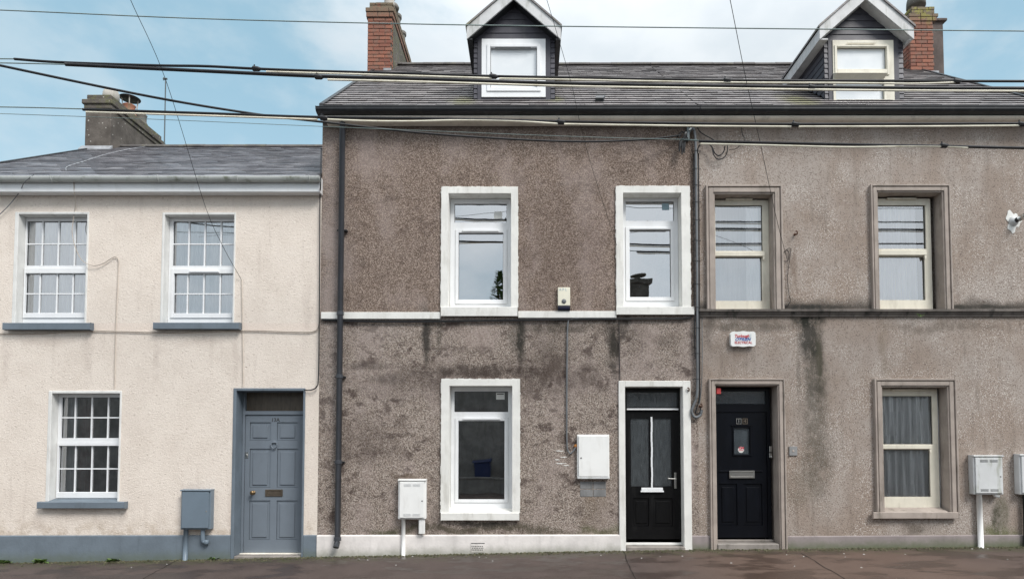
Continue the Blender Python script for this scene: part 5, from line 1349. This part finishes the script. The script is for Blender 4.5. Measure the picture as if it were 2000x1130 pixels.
cable([(1360, 245, -.06), (1366, 256, -.05), (1375, 263, -.05), (1390, 271, -.07), (1402, 279, -.08)], 0, .007, 'cable', 'short black cable sagging right of the cable bracket', 'wall_cable')
cable([(1448, 248, -.05), (1450, 262, -.04), (1455, 272, -.05), (1448, 281, -.06), (1436, 291, -.05), (1424, 292, -.06)], 0, .005, 'cable', 'thin black wire hanging from the gutter right of the loops', 'wall_cable')

# ---------------------------------------------------------------- weeds
def weed(px, py, s, label, n=34):
    x, y = floorpt(px, py); x, z = x, pz(x, y)
    y = min(y, -.03); mb = MB()
    for k in range(n):
        an = random.uniform(0, 2*math.pi); el = random.uniform(.25, 1.3); L = s*random.uniform(.5, 1.0); w = L*random.uniform(.16, .3)
        d = Vector((math.cos(an)*math.cos(el), -abs(math.sin(an))*math.cos(el)*.6, math.sin(el)*.7)); o = Vector((x+random.uniform(-s, s)*.5, y-.0+random.uniform(-.03, 0), z))
        sd = d.cross(Vector((0, 0, 1))); sd = sd.normalized() if sd.length > .01 else Vector((1, 0, 0)); mid = o+d*L*.55; tip = o+d*L+Vector((0, 0, -L*.25))
        mb.cur = random.random(); mb.face([o, mid+sd*w, tip]); mb.face([o, tip, mid-sd*w])
    return tag(mb.build('weed', 'leaf'), label, 'weed', 'weeds at the foot of the cream house')
weed(28, 1094, .12, 'leafy green weed nearest the left edge at the foot of the blue grey plinth')
weed(96, 1093, .14, 'largest green weed at the plinth below the lower left window')
weed(232, 1091, .12, 'green weed at the plinth between the lower window and the blue grey meter box')
weed(424, 1088, .09, 'small green weed at the plinth just left of the blue grey door', 22)
weed(1798, 614, .05, 'x', 1).name = 'tmp'
D.objects.remove(D.objects['tmp'])
mb = MB()
for k in range(16):
    p = P3(1797+random.uniform(-4, 4), 616, -.07); d = Vector((random.uniform(-.05, .05), -random.uniform(0, .03), random.uniform(-.03, .04))); sd = Vector((.008, 0, .004)); mb.cur = random.random(); mb.face([p, p+d*.6+sd, p+d, p+d*.6-sd])
tag(mb.build('weed', 'leaf'), 'tiny weed growing on the dark ledge under the right upper sash window', 'weed')

# ---------------------------------------------------------------- across the street (seen in the window glass)
op = thing('opposite_house', (0, -12.2, 0), 'low dark house across the street, seen as a reflection in the ground floor windows', 'house')
mb = MB(); mb.box(-16, 16, -18, -12.2, -.7, 4.0)
M['opp'] = paint('opposite_wall', (.30, .28, .26), .9, .3, .3, 30, .4)
mb.build('wall', 'opp', op)
mb = MB(); mb.prism_x([(-11.95, 3.98), (-15.1, 5.7), (-18.3, 3.98)], -16.2, 16.2); mb.build('roof', 'slate_main', op)
mb = MB()
for x in (-12, -8, -4.2, -.2, 3.6, 7.4, 11): mb.ring((x-.55, x+.55, .9, 2.5), (x-.47, x+.47, .98, 2.42), -12.19, -12.12)
mb.build('window_frames', 'upvc', op)
mb = MB()
for x in (-12, -8, -4.2, -.2, 3.6, 7.4, 11): mb.box(x-.47, x+.47, -12.18, -12.15, .98, 2.42)
mb.build('window_panes', 'navy', op)
ct = thing('conifer', (-1.35, -19.5, 0), 'dark conifer behind the houses opposite, reflected in the window above the ground floor window', 'tree')
mb = MB(); mb.tube([(-1.35, -19.5, -.6), (-1.35, -19.5, 8.9)], [.16, .03], 8); mb.build('trunk', 'rust', ct)
mb = MB()
for k in range(2600):
    zz = random.uniform(1.2, 9.5); rr_ = (9.55-zz)*.17*random.uniform(.55, 1.05); an = random.uniform(0, 6.283)
    o = Vector((-1.35+rr_*math.cos(an), -19.5+rr_*math.sin(an), zz)); d = Vector((math.cos(an), math.sin(an), random.uniform(-.3, .5)))*.22; q = Vector((-math.sin(an), math.cos(an), .3))*.06
    mb.cur = random.random()*.5; mb.face([o, o+d*.6+q, o+d, o+d*.6-q])
mb.build('crown', 'leaf', ct)
mb = MB(); mb.box(3.95, 4.75, -15.4, -14.6, 5.2, 7.7); mb.box(3.87, 4.83, -15.48, -14.52, 7.7, 7.9); mb.build('chimney', 'stack_left', op)
mb = MB(); mb.lathe((4.4, -15, 7.9), [(.14, 0), (.12, .2), (.3, .21), (.3, .25), (.05, .3)], 16); mb.build('chimney_pot', 'pot_grey', op)
gw = MB(); gw.box(-5, 2.2, -11.25, -11.05, -.5, .36); gw.box(-5.03, 2.23, -11.28, -11.02, .361, .42); tag(gw.build('garden_wall', 'opp'), 'low garden wall across the street in front of the blue bin, seen reflected', 'wall')
bn = thing('wheelie_bin', (-1.5, -11.6, pz(-1.5, KY)), 'blue wheelie bin across the street, reflected in the ground floor window', 'bin')
zb_ = pz(-1.5, KY)+.02
mb = MB(); mb.hexa([(-1.72, -11.9, zb_+.06), (-1.28, -11.9, zb_+.06), (-1.28, -11.4, zb_+.06), (-1.72, -11.4, zb_+.06), (-1.79, -11.97, zb_+.98), (-1.21, -11.97, zb_+.98), (-1.21, -11.3, zb_+.98), (-1.79, -11.3, zb_+.98)]); mb.build('body', 'bin_blue', bn, bev=.02)
mb = MB(); mb.prism_x([(-12.0, zb_+.985), (-12.0, zb_+1.06), (-11.6, zb_+1.09), (-11.28, zb_+1.03), (-11.27, zb_+.985)], -1.82, -1.18); mb.build('lid', 'bin_blue', bn, bev=.01)
for x in (-1.74, -1.26): mb = MB(); mb.tube([(x-.03, -11.93, zb_+.1), (x+.03, -11.93, zb_+.1)], .1, 14); mb.build('wheel', 'black_plastic', bn)

# ---------------------------------------------------------------- light and sky
sunv = Vector((.55, -.62, .88)).normalized()      # towards the sun
sun = D.objects.new('sun', D.lights.new('sun', 'SUN')); COL.objects.link(sun)
sun.location = (8, -10, 14); sun.rotation_euler = (-sunv).to_track_quat('-Z', 'Y').to_euler()
sun.data.energy = 3.2; sun.data.angle = math.radians(22); sun.data.color = (1, .97, .93)
wd_ = D.worlds.new('World'); sc.world = wd_; wd_.use_nodes = True
t = NT(wd_.node_tree); bg = t.n['Background']
sky = t.node('ShaderNodeTexSky'); sky.sky_type = 'NISHITA'; sky.sun_disc = False
sky.sun_elevation = math.asin(sunv.z); sky.sun_rotation = math.atan2(sunv.x, sunv.y)
sky.air_density = 1.0; sky.dust_density = .8; sky.ozone_density = 1.5
g = t.node('ShaderNodeTexCoord').outputs['Generated']
x, y, z = t.sep(g)
blue = t.mix(t.ss(z, .55, .18, .70, .80), sky.outputs[0], (4.6, 7.4, 9.0))      # thin high haze over the blue
n1 = t.noise(2.6, 8, .55, t.map(g, (1, 1, 1.6), (1.3, .4, .2)), .3); n2 = t.noise(7, 6, .55, t.map(g, (1, 1, 1.8)))
n = t.m('ADD', t.m('MULTIPLY', n1, .7), t.m('MULTIPLY', n2, .3))
bump_ = t.m('SUBTRACT', 1, t.m('POWER', t.m('ABSOLUTE', t.m('DIVIDE', t.m('SUBTRACT', x, .10), .36)), 2.0))
front = t.ss(y, -.1, .2)
bias = t.mix(front, (.22, .22, .22), t.m('ADD', t.m('MULTIPLY', bump_, .26), .03))
mask = t.ss(t.m('ADD', n, bias), .44, .68)
cloudc = t.mix(t.ss(n2, .35, .7), (8.3, 8.9, 9.3), (6.9, 7.7, 8.3))
cloudc = t.mix(t.ss(y, .1, -.3), cloudc, t.mix(t.ss(n1, .36, .62), (7.3, 8.7, 9.8), (10.6, 11.3, 12.0)))  # unseen clouds behind the camera, brightened to fill the facade with light
cloudc = t.mix(t.ss(z, .45, .95), cloudc, (19, 19.4, 20))  # overhead sky out of view, brightened as fill light
blue = t.mix(t.m('MULTIPLY', t.ss(n2, .40, .68), .42), blue, (7.2, 8.2, 8.8))
blue = t.mix(t.ss(z, .50, .22, 0.0, .35), blue, (6.8, 8.3, 9.2))
t.put(bg.inputs[0], t.mix(mask, blue, cloudc)); bg.inputs[1].default_value = .1
sc.view_settings.view_transform = 'Standard'; sc.view_settings.look = 'None'; sc.view_settings.exposure = 0; sc.view_settings.gamma = 1
sc.cycles.max_bounces = 6; sc.cycles.transparent_max_bounces = 12; sc.cycles.use_denoising = True
